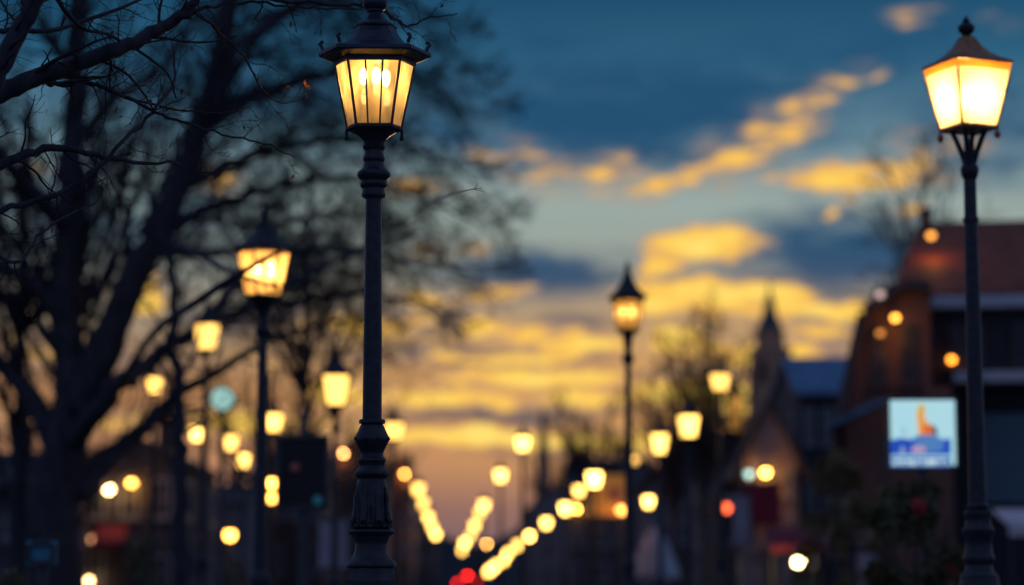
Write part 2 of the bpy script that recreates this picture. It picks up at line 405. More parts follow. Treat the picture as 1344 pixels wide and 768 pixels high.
# ------------------------------------------------------------------ houses
def prism(bm, outline, y0, y1):
    """outline: list of (x, z), extruded along y"""
    a = [bm.verts.new((x, y0, z)) for x, z in outline]; b = [bm.verts.new((x, y1, z)) for x, z in outline]
    n = len(a)
    bm.faces.new(a); bm.faces.new(list(reversed(b)))
    for i in range(n): bm.faces.new((a[i], b[i], b[(i+1) % n], a[(i+1) % n]))
def slab(bm, a, b, y0, y1, t):
    """roof slab between profile points a and b (x, z), thickness t upward"""
    d = Vector((b[0]-a[0], b[1]-a[1])); n = Vector((-d.y, d.x)).normalized()
    if n.y < 0: n = -n
    prism(bm, [a, b, (b[0]+n.x*t, b[1]+n.y*t), (a[0]+n.x*t, a[1]+n.y*t)], y0, y1)
def window(root, x, z, w, h, y, lit=None, side=None, cols=2, rows=2, frame=None):
    """window on the front (facing -y) or, with side = the wall's x, on a side wall at y"""
    bm = bmesh.new(); fr = .07
    def bx(c, s, m):
        if side is None: box(m, (c[0], c[1], c[2]), s)
        else: box(m, (side+(-c[1]+y)*(1 if side > 0 else -1)*1.0, y+(c[0]-x), c[2]), (s[1], s[0], s[2]))
    for dx in (-1, 1): bx((x+dx*(w/2-fr/2), y-.02, z), (fr, .10, h), bm)
    for dz in (-1, 1): bx((x, y-.02, z+dz*(h/2-fr/2)), (w-2*fr, .10, fr), bm)
    for i in range(1, cols): bx((x-w/2+w*i/cols, y-.012, z), (.035, .07, h-2*fr), bm)
    for i in range(1, rows): bx((x, y-.010, z-h/2+h*i/rows), (w-2*fr, .05, .03), bm)
    f = obj('window', bm, frame or FRAME, root)
    bm = bmesh.new(); bx((x, y+.005, z), (w-2*fr, .03, h-2*fr), bm); obj('pane', bm, lit or GLASS, f)
    bm = bmesh.new(); bx((x, y-.05, z-h/2-.04), (w+.16, .18, .06), bm); obj('sill', bm, frame or FRAME, f)
def house(name, label, px0, px1, eave, ridge, d, length, wm, rm, rdir='y', rows=2, cols=3, chimney=True, lit=(), group='houses along the street', door=True, over=.3):
    x0, x1 = xat(px0, d), xat(px1, d); g = gz(d)-.02
    w = x1-x0; he = zat(eave, d)-g; hr = zat(ridge, d+(0 if rdir == 'y' else length*.35))-g
    root = empty(name, ((x0+x1)/2, d, g)); tag(root, label, 'house', group)
    bm = bmesh.new()
    if rdir == 'y': prism(bm, [(-w/2, 0), (w/2, 0), (w/2, he), (0, hr), (-w/2, he)], 0, length)
    else:
        a = [(0, 0), (length, 0), (length, he), (length*.35, hr), (0, he)]
        prism(bm, a, -w/2, w/2); bmesh.ops.transform(bm, matrix=Matrix.Rotation(math.pi/2, 4, 'Z') @ Matrix.Diagonal((1, -1, 1, 1)), verts=bm.verts)
    wall = obj('wall', bm, wm, root)
    bm = bmesh.new()
    if rdir == 'y':
        sl_ = (hr-he)/(w/2)
        for s in (-1, 1): slab(bm, (s*(w/2+over), he-over*sl_+.004), (0, hr+.004), -over*.7, length+over*.7, .14)
    else:
        s1 = (hr-he)/(length*.35); s2 = (hr-he)/(length*.65)
        slab(bm, (-over, he-over*s1+.004), (length*.35, hr+.004), -w/2-over*.6, w/2+over*.6, .14)
        slab(bm, (length+over, he-over*s2+.004), (length*.35, hr+.004), -w/2-over*.6, w/2+over*.6, .14)
        bmesh.ops.transform(bm, matrix=Matrix.Rotation(math.pi/2, 4, 'Z') @ Matrix.Diagonal((1, -1, 1, 1)), verts=bm.verts)
    roof = obj('roof', bm, rm, root)
    if chimney:
        bm = bmesh.new(); cx = w*.22; cy = length*.35; zt = hr-(hr-he)*.44 if rdir == 'y' else hr-.3
        box(bm, (cx, cy, zt+.35), (.55, .55, 1.5)); box(bm, (cx, cy, zt+1.13), (.68, .68, .12))
        for k in (-1, 1): lathe(bm, [(.08, zt+1.19), (.10, zt+1.25), (.08, zt+1.5)], 8, cx+k*.14, cy)
        obj('chimney', bm, BRICK2, roof)
    fl = (he-.3)/rows
    for r in range(rows):
        for c in range(cols):
            wx = -w/2+w*(c+.5)/cols
            if r == 0 and door and c == cols//2:
                bm = bmesh.new(); dw = min(1.0, w/cols*.7)
                box(bm, (wx, -.03, 1.06), (dw, .08, 2.12)); box(bm, (wx, -.04, 2.2), (dw+.2, .14, .16))
                for zz in (.6, 1.5): box(bm, (wx, -.08, zz), (dw*.7, .03, .65))
                dr = obj('door', bm, DOORM, root)
                bm = bmesh.new(); sphere(bm, (wx+dw*.4, -.1, 1.05), .04, u=8, v=6); obj('handle', bm, RIM, dr)
                continue
            window(root, wx, .3+fl*(r+.52), min(1.1, w/cols*.55), fl*.52, -.01, lit=(WINLIT if (r, c) in lit else None))
    for r in range(rows):                                     # street side
        sgn = 1 if (x0+x1)/2 < AX*d else -1
        for c in range(max(1, int(length//3))):
            window(root, 0, .3+fl*(r+.52), 1.0, fl*.5, 1.5+3*c, side=sgn*(w/2+.012))
    return root
WINLIT = emis('lit_window_glass', (1, .58, .2), .55)

# left side of the street
house('terraced_house', 'low dark house behind the big left tree, at the picture edge', -110, 36, 640, 600, 62, 9, PLASTD, DTILE, 'x', 2, 4)
house('terraced_house', 'dark house with crimson awning, just right of the thick tree trunk', 106, 236, 606, 575, 72, 9, PLASTD, DTILE, 'y', 2, 3)
house('terraced_house', 'low grey house below the lit clock, seen between bare trunks', 240, 326, 662, 640, 104, 10, PLAST, DTILE, 'x', 2, 4)
house('terraced_house', 'brown brick house behind the black square board', 330, 424, 628, 600, 112, 12, BRICK2, DTILE, 'x', 2, 4)
house('terraced_house', 'tall brown brick house behind the sharp lamp post', 428, 503, 606, 576, 140, 14, BRICK2, DTILE, 'y', 3, 3)
house('terraced_house', 'tall narrow brown house right of the sharp lamp post', 505, 541, 628, 602, 172, 16, BRICK, DTILE, 'y', 4, 2)
house('terraced_house', 'farthest low house at the left end of the street', 543, 568, 690, 672, 235, 16, BRICK2, DTILE, 'y', 3, 2)
# right side of the street
house('terraced_house', 'farthest slate house at the right end of the street', 684, 706, 690, 668, 250, 16, PLASTD, DTILE, 'y', 3, 3)
house('terraced_house', 'dark house behind the row of bright lamps on the right', 694, 768, 668, 636, 185, 20, PLAST, DTILE, 'y', 3, 4)
house('terraced_house', 'dark house behind the amber sign box', 750, 856, 640, 606, 128, 18, PLASTD, DTILE, 'x', 3, 4)
house('terraced_house', 'dark blue-grey house between the two pairs of lanterns on the right', 858, 940, 622, 585, 98, 12, PLAST, DTILE, 'y', 3, 3)
house('gabled_house', 'house with dark roof and pinkish gable under the church tower', 976, 1046, 604, 530, 74, 10, PLASTP, DTILE, 'y', 3, 3, chimney=False)
house('blue_roofed_house', 'dark house with pale blue slate roof beside the church tower', 1050, 1150, 516, 474, 82, 10, CLAD, BTILE, 'x', 3, 4, chimney=False)
house('terraced_house', 'narrow dark house with the crimson banner below the church', 936, 974, 600, 575, 78, 10, PLASTD, DTILE, 'x', 3, 2, chimney=False)

# church
def church():
    d = 300; k = d/FPX; x = xat(1013, d); g = gz(d)
    r = empty('church', (x, d, g)); tag(r, 'distant brown church tower with dark pointed spire above the rooftops', 'church')
    Z = lambda py: zat(py, d)-g
    ring = lambda a, z: [(a*sx*1.0, a*sy*1.0, z) for sx, sy in ((-1,-1),(1,-1),(1,1),(-1,1))]
    k *= 1.4; Z = lambda py: zat(768-(768-py)*1.03, d)-g
    bm = bmesh.new(); loft(bm, [ring(21*k, 0), ring(20*k, Z(520)), ring(18*k, Z(478)), ring(16.5*k, Z(470))])
    for py, a in ((530, 21.5), (500, 20.2), (472, 19)): loft(bm, [ring(a*k, Z(py)), ring(a*k, Z(py-4))])
    t = obj('tower', bm, STONE, r)
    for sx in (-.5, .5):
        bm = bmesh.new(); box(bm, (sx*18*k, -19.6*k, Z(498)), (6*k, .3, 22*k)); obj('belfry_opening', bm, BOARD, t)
    bm = bmesh.new(); lathe(bm, [(14.5*k, Z(470)), (13*k, Z(448)), (14.5*k, Z(446)), (14.5*k, Z(443))], 8); obj('lantern_stage', bm, STONE, t)
    bm = bmesh.new(); lathe(bm, [(12.5*k, Z(443)), (11*k, Z(436)), (7*k, Z(424)), (5*k, Z(412)), (4.6*k, Z(405)), (2.2*k, Z(398)), (.6*k, Z(388))], 8)
    s = obj('spire', bm, SPIRE, r)
    bm = bmesh.new(); box(bm, (0, 0, Z(385)), (.2, .2, 6*k)); box(bm, (0, 0, Z(385)), (3.5*k, .2, .2)); obj('cross', bm, IRON2, s)
    bm = bmesh.new(); prism(bm, [(-32*k, 0), (26*k, 0), (26*k, Z(600)), (-3*k, Z(560)), (-32*k, Z(600))], 21*k, 21*k+26); n = obj('nave', bm, STONE, r)
    bm = bmesh.new()
    for s_ in (-34.5, 28.5): slab(bm, (s_*k, Z(604)), (-3*k, Z(559)), 21*k-.2, 21*k+26.4, .3)
    obj('roof', bm, DTILE, n)
church()
def steeple():
    d = 420; k = d/FPX; g = gz(d); r = empty('distant_tower', (xat(713, d), d, g))
    tag(r, 'thin dark steeple far off, behind the middle lamps', 'tower'); Z = lambda py: zat(py, d)-g
    bm = bmesh.new(); lathe(bm, [(11*k, 0), (10*k, Z(640)), (9*k, Z(606)), (10*k, Z(604)), (10*k, Z(600))], 8); obj('shaft', bm, STONE, r)
    bm = bmesh.new(); lathe(bm, [(8*k, Z(600)), (6*k, Z(575)), (4.5*k, Z(556)), (3*k, Z(545)), (.6*k, Z(530))], 8); obj('spire', bm, SPIRE, r)
steeple()

# the brick house on the right
def brick_house():
    d = 43.0; g = gz(d); X = lambda px: xat(px, d)-xat(1186, d); Z = lambda py, dd=d: zat(py, dd)-g
    r = empty('brick_house', (xat(1186, d), d, g), -math.radians(9.2)); tag(r, 'large brick house with dark red roof and steep-sided gable behind the lit sign', 'house', 'houses along the street')
    gab = [(X(1110), 0), (X(1250), 0), (X(1250), Z(508)), (X(1224), Z(508)), (X(1224), Z(384)), (X(1190), Z(380)), (X(1142), Z(414)), (X(1110), Z(550))]
    bm = bmesh.new(); prism(bm, gab, 0, 7); obj('gable_wing', bm, BRICK, r)
    bm = bmesh.new(); t = .12
    pr = [(X(1102), Z(580)), (X(1142), Z(414)+.01), (X(1190), Z(380)+.01), (X(1227), Z(384)+.01)]
    for a, b in ((pr[0], pr[1]), (pr[1], pr[2]), (pr[2], pr[3])): slab(bm, a, b, -.22, 7.1, t)
    obj('gable_roof', bm, CLAD, r)
    bm = bmesh.new()
    for a, b in ((pr[0], pr[1]), (pr[1], pr[2]), (pr[2], pr[3])): slab(bm, (a[0], a[1]-.02), (b[0], b[1]-.02), -.30, -.224, t+.05)
    obj('bargeboard', bm, DOORM, r)
    for px, py, w_, h_ in ((1156, 468, 22, 74), (1196, 466, 24, 80)):
        window(r, X(px), Z(py), w_*d/FPX, h_*d/FPX, -.01, cols=2, rows=3, frame=DOORM)
    # main block behind, eaves towards us
    xm0, xm1 = X(1193), X(1200)+6.5; ze = Z(390, d+2); zr = Z(303, d+5.2)
    bm = bmesh.new(); a = [(2, 0), (9.5, 0), (9.5, ze), (2, ze)]
    M_ = Matrix.Rotation(math.pi/2, 4, 'Z') @ Matrix.Diagonal((1, -1, 1, 1))
    prism(bm, a, xm0, xm1); bmesh.ops.transform(bm, matrix=M_, verts=bm.verts); obj('main_wall', bm, CLAD, r)
    bm = bmesh.new(); hipq = .32
    for (ya, za), sgn in (((1.7, ze-.11), 1), ((9.8, ze-.11), -1)):
        lo_ = [(ya, xm0-.25, za), (ya, xm1+.2, za), (5.2, xm1+.2, zr), (5.2, xm0+hipq, zr)]
        a_ = [bm.verts.new(v) for v in lo_]; b_ = [bm.verts.new((v[0], v[1], v[2]+.15)) for v in lo_]
        bm.faces.new(a_); bm.faces.new(b_)
        for q in range(4): bm.faces.new((a_[q], a_[(q+1) % 4], b_[(q+1) % 4], b_[q]))
    lo_ = [(1.7, xm0-.252, za), (9.8, xm0-.252, za), (5.2, xm0+hipq-.002, zr)]
    a_ = [bm.verts.new(v) for v in lo_]; b_ = [bm.verts.new((v[0], v[1], v[2]+.152)) for v in lo_]
    bm.faces.new(a_); bm.faces.new(b_)
    for q in range(3): bm.faces.new((a_[q], a_[(q+1) % 3], b_[(q+1) % 3], b_[q]))
    bmesh.ops.transform(bm, matrix=M_, verts=bm.verts); roof = obj('roof', bm, RTILE, r)
    bm = bmesh.new(); box(bm, (X(1226), 5.2, zr+.08), (.24, .30, .56)); box(bm, (X(1226), 5.2, zr+.38), (.30, .36, .06)); obj('chimney', bm, BRICK, roof)
    dd = d+1.6
    bm = bmesh.new(); box(bm, ((X(1226)+xm1)/2, 1.78, Z(397, dd)), (xm1-X(1226), .26, .22), bev=.03); obj('eaves_gutter', bm, WHITE, r)
    bm = bmesh.new(); box(bm, ((X(1255)+xm1)/2, 1.55, Z(499, dd)), (xm1-X(1255), .9, .20), bev=.03); obj('shopfront_ledge', bm, WHITE, r)
    bm = bmesh.new(); box(bm, ((X(1290)+xm1)/2, 1.93, Z(600, dd)), (xm1-X(1290), .12, 118*d/FPX))
    for q in range(9): box(bm, ((X(1290)+xm1)/2, 1.86, Z(658-q*14, dd)), (xm1-X(1290), .03, .05))
    obj('shutter', bm, TEALS, r)
    for q in range(3): window(r, X(1275)+q*1.15, Z(450, dd), .62, .78, 1.985, frame=DOORM)
    # little porch roof at the left foot of the gable
    bm = bmesh.new(); prism(bm, [(X(1092), Z(566)), (X(1164), Z(534)), (X(1164), Z(527)), (X(1090), Z(559))], -1.1, -.33); obj('porch_roof', bm, BTILE, r)
    bm = bmesh.new()
    for px in (1096, 1160): box(bm, (X(px), -1.0, Z(560)/2-.1), (.12, .12, Z(562)-.2))
    obj('porch_post', bm, DOORM, r)
    return r
brick_house()

# ------------------------------------------------------------------ street lamps
def cring(a, br, z, rot=0, cx=0, cy=0):
    """square ring with cut corners: half width a, flat part br*a"""
    b = a*br; p = [(-b,-a),(b,-a),(a,-b),(a,b),(b,a),(-b,a),(-a,b),(-a,-b)]
    c, s = math.cos(rot), math.sin(rot)
    return [(cx+x*c-y*s, cy+x*s+y*c, z) for x, y in p]
def hring(a, z, br=.65, cr=.74):
    """stretched hexagon with a corner to either side"""
    b, c = a*br, a*cr
    return [(-b,-c,z),(b,-c,z),(a,0,z),(b,c,z),(-b,c,z),(-a,0,z)]
def sring(a, z, rot=0):
    c, s = math.cos(rot), math.sin(rot)
    return [(x*c-y*s, x*s+y*c, z) for x, y in ((-a,-a),(a,-a),(a,a),(-a,a))]
def lerp(p, q, t): return tuple(a+(b-a)*t for a, b in zip(p, q))

def hero_lamp():
    d = 10.0; k = d/FPX; g = gz(d)+.1
    p0 = at(489.5, 400, d); r = empty('street_lamp', (p0.x, d, g)); r.rotation_euler.z = math.radians(2)
    tag(r, 'sharp dark iron lamp with lit clear-glass lantern, largest and in focus', 'street lamp', 'street lamps')
    Z = lambda py: zat(py, d)-g
    P = lambda lst: [(w/2*k, Z(py)) for w, py in lst]
    # post: plain tapering shaft
    bm = bmesh.new(); lathe(bm, P([(25.5, 556), (24.6, 460), (22.4, 340), (21, 262), (24, 261), (24, 258)]), 28); obj('post', bm, IRON, r, True)
    # upper collar mouldings
    bm = bmesh.new(); lathe(bm, P([(24, 260), (31, 259), (33, 256), (31, 253), (30, 248), (36, 245), (37, 241), (34, 238), (36, 236), (43, 233), (45, 229), (43, 226), (34, 223), (28, 219),
                                   (26, 213), (29, 211), (30, 208), (27, 205), (25, 200), (26, 196)]), 28); obj('collar', bm, IRON, r, True)
    # bowl under the lantern
    bm = bmesh.new()
    lathe(bm, P([(26, 198), (30, 195), (31, 192), (28, 190), (29, 187), (33, 183), (42, 178.5), (54, 175), (62, 172.5)]), 24); obj('lantern_bowl', bm, IRON, r, True)
    # ornate base
    leaf = lambda a, z: .0
    def acan(a, z):
        t = (z-Z(690))/(Z(632)-Z(690))
        if t < 0 or t > 1: return 0
        return .16*max(0, math.sin(4*a))**2*math.sin(math.pi*min(1, t*1.05))**.5 + .07*abs(math.sin(8*a+2.5*t)) + .03*math.sin(16*a)
    bm = bmesh.new(); lathe(bm, P([(25, 556), (33, 555), (35, 552.5), (33, 550.5), (26, 550)][::-1][:0] + [(27, 556.5), (34, 556), (35, 553), (33, 550.8), (26, 550)][::-1]), 28)
    lathe(bm, P([(27, 556), (31, 559), (36, 565), (42, 571), (46, 575), (46, 578), (42, 582), (36, 588), (31, 593), (30, 596), (31, 600), (37, 602), (38, 605), (34, 608), (33, 612), (39, 616), (46, 620),
                 (46, 623), (40, 626), (37, 629)]), 32)
    obj('post_knop', bm, IRON, r, True)
    bm = bmesh.new(); prof = [(37, 629)]
    prof += [(37+(4.5*(i/14)**1.5), 630+i*4) for i in range(15)] + [(52, 689), (54, 692), (46, 694), (58, 696), (61, 698), (58, 701), (48, 704), (44, 710), (41, 716), (43, 719), (42, 722), (46, 728), (54, 734), (64, 738), (67, 741), (66, 744), (58, 746)]
    lathe(bm, P(prof), 64, ripple=acan); obj('acanthus_sleeve', bm, IRON, r, True)
    for i in range(8):                                             # curled acanthus tips and knop studs
        a = math.pi/8+i*math.pi/4
        bm = bmesh.new(); R0 = 23*k
        pts = [Vector((math.cos(a)*R0*q, math.sin(a)*R0*q, Z(py))) for q, py in ((.82, 640), (.95, 655), (.93, 668), (1.02, 680), (1.2, 687), (1.25, 683))]
        tube_bm(bm, pts, [2*k, 3.4*k, 4*k, 4.2*k, 3.2*k, 1.8*k], 8); obj('leaf_ornament', bm, IRON, r, True)
        bm = bmesh.new(); sphere(bm, (math.cos(a)*23.5*k, math.sin(a)*23.5*k, Z(576)), 2.0*k, u=8, v=6); obj('stud', bm, IRON, r, True)
    bm = bmesh.new(); zb = Z(746)
    loft(bm, [cring(a, .414, z) for a, z in ((.20, 0), (.20, .10), (.175, .13), (.150, .16), (.150, .20), (.115, .25), (.096, .32), (.092, zb-.12), (.098, zb-.09), (.098, zb-.05), (.092, zb-.02), (.090, zb+.001))])
    for q in range(4):                                             # raised panels on the pedestal
        c, s = math.cos(q*math.pi/2), math.sin(q*math.pi/2)
        box(bm, (c*.093, s*.093, .85), (.012 if abs(c) > .5 else .05, .012 if abs(s) > .5 else .05, .85))
    obj('pedestal', bm, IRON, r)
    # lantern: corner bars from A (top) to B (bottom)
    zt, zb_ = Z(85), Z(168); at_, ab_ = 53*k, 36*k; br = .65
    top, bot = hring(at_, zt), hring(ab_, zb_)
    bm = bmesh.new()
    for a, b in zip(top, bot): tube_bm(bm, [a, b], 1.9*k, 6)
    for f in (0, 3):                                       # two glazing bars on each broad face
        for t in (1/3, 2/3):
            a = lerp(top[f], top[f+1], t); b = lerp(bot[f], bot[f+1], t); tube_bm(bm, [a, b], 1.25*k, 6)
    loft(bm, [hring(36.8*k, Z(166.5)), hring(38.2*k, Z(168)), hring(38.2*k, Z(171)), hring(34*k, Z(173))])
    loft(bm, [hring(55.5*k, Z(82)), hring(55.5*k, Z(87)), hring(51.5*k, Z(87.5)), hring(51.5*k, Z(82))], False, False)
    obj('lantern_frame', bm, IRON2, r)
    bm = bmesh.new()
    for f in range(6):
        q = (f+1) % 6
        bm.faces.new([bm.verts.new(v) for v in (top[f], top[q], bot[q], bot[f])])
    obj('lantern_glass', bm, PANE_MAIN, r)
    # roof: flat brim, stepped bell, finial
    bm = bmesh.new()
    loft(bm, [hring(50*k, Z(82.2)), hring(60*k, Z(80.5)), hring(73*k, Z(76)), hring(75.5*k, Z(74)), hring(75.5*k, Z(70)), hring(70*k, Z(68)), hring(56*k, Z(65)),
              hring(46*k, Z(60)), hring(38*k, Z(54)), hring(33*k, Z(48)), hring(29.5*k, Z(42)), hring(29*k, Z(38)), hring(30*k, Z(36.5)), hring(27.5*k, Z(34))])
    roof = obj('lantern_roof', bm, ROOFM, r)
    bm = bmesh.new()
    lathe(bm, P([(54, 37), (55, 34.5), (50, 32), (38, 28), (28, 24), (21, 20), (19, 17.5), (23, 15.5), (22, 13.5), (30, 11), (34, 6), (34, 1), (30, -5), (22, -9), (16, -11), (20, -13), (18, -16), (10, -22), (12, -27), (8, -32), (2, -40)]), 24)
    obj('finial', bm, ROOFM, roof, True)
    tips = hring(69*k, Z(67))
    for v in tips:                                                 # little upright scrolls on the brim corners
        bm = bmesh.new(); o_ = Vector(v); out = Vector((v[0], v[1], 0)).normalized()
        tube_bm(bm, [o_, o_+out*.006+Vector((0,0,.016)), o_+out*.016+Vector((0,0,.028)), o_+out*.010+Vector((0,0,.038)), o_-out*.004+Vector((0,0,.034))], [.0085, .0075, .0065, .006, .0045], 7)
        sphere(bm, o_+out*.004+Vector((0,0,.036)), .008, u=8, v=6); obj('scroll', bm, ROOFM, roof, True)
    for v in (hring(37*k, Z(171))[2], hring(37*k, Z(171))[5]):
        bm = bmesh.new(); lathe(bm, [(.004, v[2]), (.008, v[2]-.008), (.006, v[2]-.018), (.007, v[2]-.026), (.0095, v[2]-.034), (.0085, v[2]-.041), (.003, v[2]-.046)], 10, v[0], v[1])
        obj('drop_finial', bm, IRON2, r, True)
    # burner with three glowing mantles
    bm = bmesh.new(); lathe(bm, P([(18, 176), (16, 170), (8, 166), (6, 150), (5, 126)]), 12); tube_bm(bm, [(-.05, 0, Z(124)), (.05, 0, Z(124))], .005)
    obj('burner', bm, POSTM, r, True)
    e = emis('hot_mantle', (1, .58, .22), 60)
    for dx, dy, py in ((-15, -4, 101), (2, 8, 98), (15, -3, 103)):
        bm = bmesh.new(); sphere(bm, (dx*k, dy*k, Z(py)), 5.5*k, 1, 1, 2.1, 12, 10); obj('bulb', bm, e, r, True)
    return r
hero_lamp()

def lamp_base(bm, k, foot, n=20):
    """turned cast-iron foot, heights in metres from the ground"""
    lathe(bm, [(r*k, z) for r, z in foot], n)
FOOT = [(.19, 0), (.19, .12), (.16, .16), (.13, .20), (.12, .70), (.135, .74), (.135, .80), (.10, .86), (.085, .95), (.095, 1.0), (.095, 1.04), (.075, 1.10), (.066, 1.25), (.085, 1.32), (.085, 1.36),
        (.060, 1.42), (.056, 1.62), (.072, 1.68), (.072, 1.73), (.052, 1.78)]

def square_lamp(name='street_lamp', px=1271.5, d=12.2, rot=math.radians(22)):
    k = d/FPX; g = gz(d)+.1; p0 = at(px, 140, d); r = empty(name, (at(1278, 450, d).x, d, g))
    Z = lambda py: zat(py, d)-g; P = lambda lst: [(w/2*k, Z(py)) for w, py in lst]
    bm = bmesh.new(); lathe(bm, P([(24, 668), (22, 560), (20, 420), (17.5, 300), (16.5, 232)]) , 24); lathe(bm, P([(18, 292), (21, 291), (21, 286), (18, 285)]), 24)
    obj('post', bm, IRON, r, True)
    bm = bmesh.new(); lathe(bm, P([(24, 670), (30, 668), (31, 664), (24, 660), (23, 656)]) , 24)
    lathe(bm, [(.22, 0), (.22, .1), (.18, .14), (.15, .2), (.14, Z(766)-.6), (.14, Z(766)-.1)] + P([(50, 764), (50, 756), (38, 750), (34, 742), (40, 736), (41, 731), (36, 726), (35, 706), (42, 700), (42, 695), (34, 690), (33, 680), (37, 676), (36, 671), (26, 668)]), 28)
    obj('base', bm, IRON, r, True)
    bm = bmesh.new(); lathe(bm, P([(17, 236), (20, 233), (23, 229), (25, 224), (23, 219), (17, 216), (16, 210), (14, 206)]), 20); obj('collar', bm, IRON2, r, True)
    tw, bw, zt, zb = 41*k, 27*k, Z(97), Z(168)
    T, B = sring(tw, zt, rot), sring(bw, zb, rot)
    bm = bmesh.new()
    for c in B: tube_bm(bm, [(c[0]*.12, c[1]*.12, Z(214)), (c[0]*.24, c[1]*.24, Z(202)), (c[0]*.44, c[1]*.44, Z(184)), (c[0]*.62, c[1]*.62, Z(170))], [5*k, 4.2*k, 3.6*k, 3.4*k], 8)
    obj('cradle', bm, IRON2, r, True)
    bm = bmesh.new()
    for a, b in zip(T, B): tube_bm(bm, [a, b], 1.6*k, 6)
    loft(bm, [sring(28.5*k, Z(167), rot), sring(29*k, Z(171), rot), sring(25*k, Z(173), rot)])
    obj('lantern_frame', bm, COPPER, r)
    bm = bmesh.new()
    for f in range(4): bm.faces.new([bm.verts.new(v) for v in (T[f], T[(f+1) % 4], B[(f+1) % 4], B[f])])
    obj('lantern_glass', bm, PANE_FROST, r)
    bm = bmesh.new()
    loft(bm, [sring(40*k, Z(88), rot), sring(43.5*k, Z(87.5), rot), sring(44*k, Z(85), rot), sring(39*k, Z(82), rot), sring(31*k, Z(78), rot), sring(22*k, Z(71), rot), sring(15*k, Z(63), rot), sring(10*k, Z(54), rot), sring(8*k, Z(49), rot)])
    roof = obj('lantern_roof', bm, COPPER, r)
    bm = bmesh.new(); loft(bm, [sring(40.5*k, Z(97), rot), sring(42.5*k, Z(88.2), rot)], False, False); obj('glowing_eave_band', bm, pane_mat('translucent_amber_eave', .05, (.75,.36,.05), .05), roof)  # translucent amber strip added so the eave glows gold from the bulb
    bm = bmesh.new(); lathe(bm, P([(13, 51), (15, 49), (11, 47), (13, 45), (20, 42), (23, 38), (21, 34), (13, 31), (9, 29.5), (11, 27.5), (6, 25), (2, 21)]), 18); obj('finial', bm, IRON2, roof, True)
    for c in sorted(sring(27*k, Z(172), rot))[::3]:
        bm = bmesh.new(); lathe(bm, [(1*k, Z(172)), (2*k, Z(174)), (4.2*k, Z(177)), (4.6*k, Z(180)), (3.2*k, Z(183)), (.8*k, Z(185))], 10, c[0], c[1]); obj('drop_finial', bm, COPPER, r, True)
    bm = bmesh.new(); sphere(bm, (0, 0, Z(128)), 9*k, 1, 1, 1.7, 12, 10); tb = obj('bulb', bm, emis('hot_bulb', (1, .62, .23), 115), r, True)
    return r
tag(square_lamp(px=1272, d=13.4), 'glowing square lantern on dark post at the right, brown pagoda roof', 'street lamp', 'street lamps')

def generic_lamp(style, wide, glow=None, bulb=None, pane=None, roofm=IRON2, lantern_h=None, postw=1.0):
    """a street lamp 1 m tall per unit of H=4.2; lantern centred at z=4.2; returns the thing"""
    r = empty('street_lamp', (0, 0, 0)); a = wide/2; H = 4.2; h = lantern_h or wide*.95
    zt, zb = H+h*.5, H-h*.5; b = a*.64
    ring = {'octagon': lambda w, z: cring(w, .5, z, .2), 'square': lambda w, z: sring(w*.86, z, .5), 'round': lambda w, z: [(w*math.cos(i*math.pi/8), w*math.sin(i*math.pi/8), z) for i in range(16)]}[style]
    bm = bmesh.new(); pw = postw; lathe(bm, [(.052*pw, 1.6), (.045*pw, 2.6), (.034*pw, zb-.35), (.024*pw, zb-.02)], 14); obj('post', bm, IRON, r, True)
    bm = bmesh.new(); lamp_base(bm, pw, FOOT); obj('base', bm, IRON, r, True)
    bm = bmesh.new(); lathe(bm, [(.036, zb-.34), (.060, zb-.32), (.068, zb-.29), (.050, zb-.25), (.035, zb-.20), (.045, zb-.14), (b*.6, zb-.05), (b*1.02, zb-.012)], 14); obj('lantern_bowl', bm, IRON2, r, True)
    T, B = ring(a, zt), ring(b, zb); n = len(T)
    bm = bmesh.new()
    if style != 'round':
        for u, v in zip(T, B): tube_bm(bm, [u, v], wide*.022, 5)
    loft(bm, [ring(b*1.06, zb-.015), ring(b*1.08, zb+.004), ring(b*.9, zb+.012)]); loft(bm, [ring(a*1.03, zt-.008), ring(a*1.03, zt+.012)])
    obj('lantern_frame', bm, IRON2, r)
    bm = bmesh.new()
    for f in range(n): bm.faces.new([bm.verts.new(v) for v in (T[f], T[(f+1) % n], B[(f+1) % n], B[f])])
    obj('lantern_glass', bm, pane or glow, r)
    bm = bmesh.new()
    loft(bm, [ring(a*1.0, zt+.013), ring(a*1.22, zt+.016), ring(a*1.24, zt+.035), ring(a*.95, zt+.065), ring(a*.6, zt+.13), ring(a*.36, zt+.2), ring(a*.26, zt+.25), ring(a*.3, zt+.26), ring(a*.2, zt+.275)])
    roof = obj('lantern_roof', bm, roofm, r)
    bm = bmesh.new(); lathe(bm, [(a*.2, zt+.27), (a*.13, zt+.29), (a*.22, zt+.32), (a*.2, zt+.345), (a*.09, zt+.365), (a*.03, zt+.42)], 10); obj('finial', bm, roofm, roof, True)
    if bulb:
        for q in (-.28, .28):
            bm = bmesh.new(); sphere(bm, (q*a, 0, H+h*.12), a*.17, 1, 1, 1.9, 10, 8); obj('bulb', bm, bulb, r, True)
    return r
def place_lamp(r, px, py, d, label, group='street lamps', glow=None, sc=None, H=4.2, rz=0):
    p = at(px, py, d); g = gz(d)+.09
    hgt = p.z-g; s = hgt/H
    r.location = (p.x, d, g); r.scale = (s, s, s); r.rotation_euler.z = rz
    if sc:
        q = sc/s
        for ch in r.children:
            if ch.name.startswith('lantern'): ch.scale = (q, q, q); ch.location = (0, 0, H*(1-q))
    tag(r, label, 'street lamp', group)
    if glow:
        for ch in r.children:
            if ch.name.startswith('lantern_glass'):
                ch.material_slots[0].link = 'OBJECT'; ch.material_slots[0].material = glow
    return r
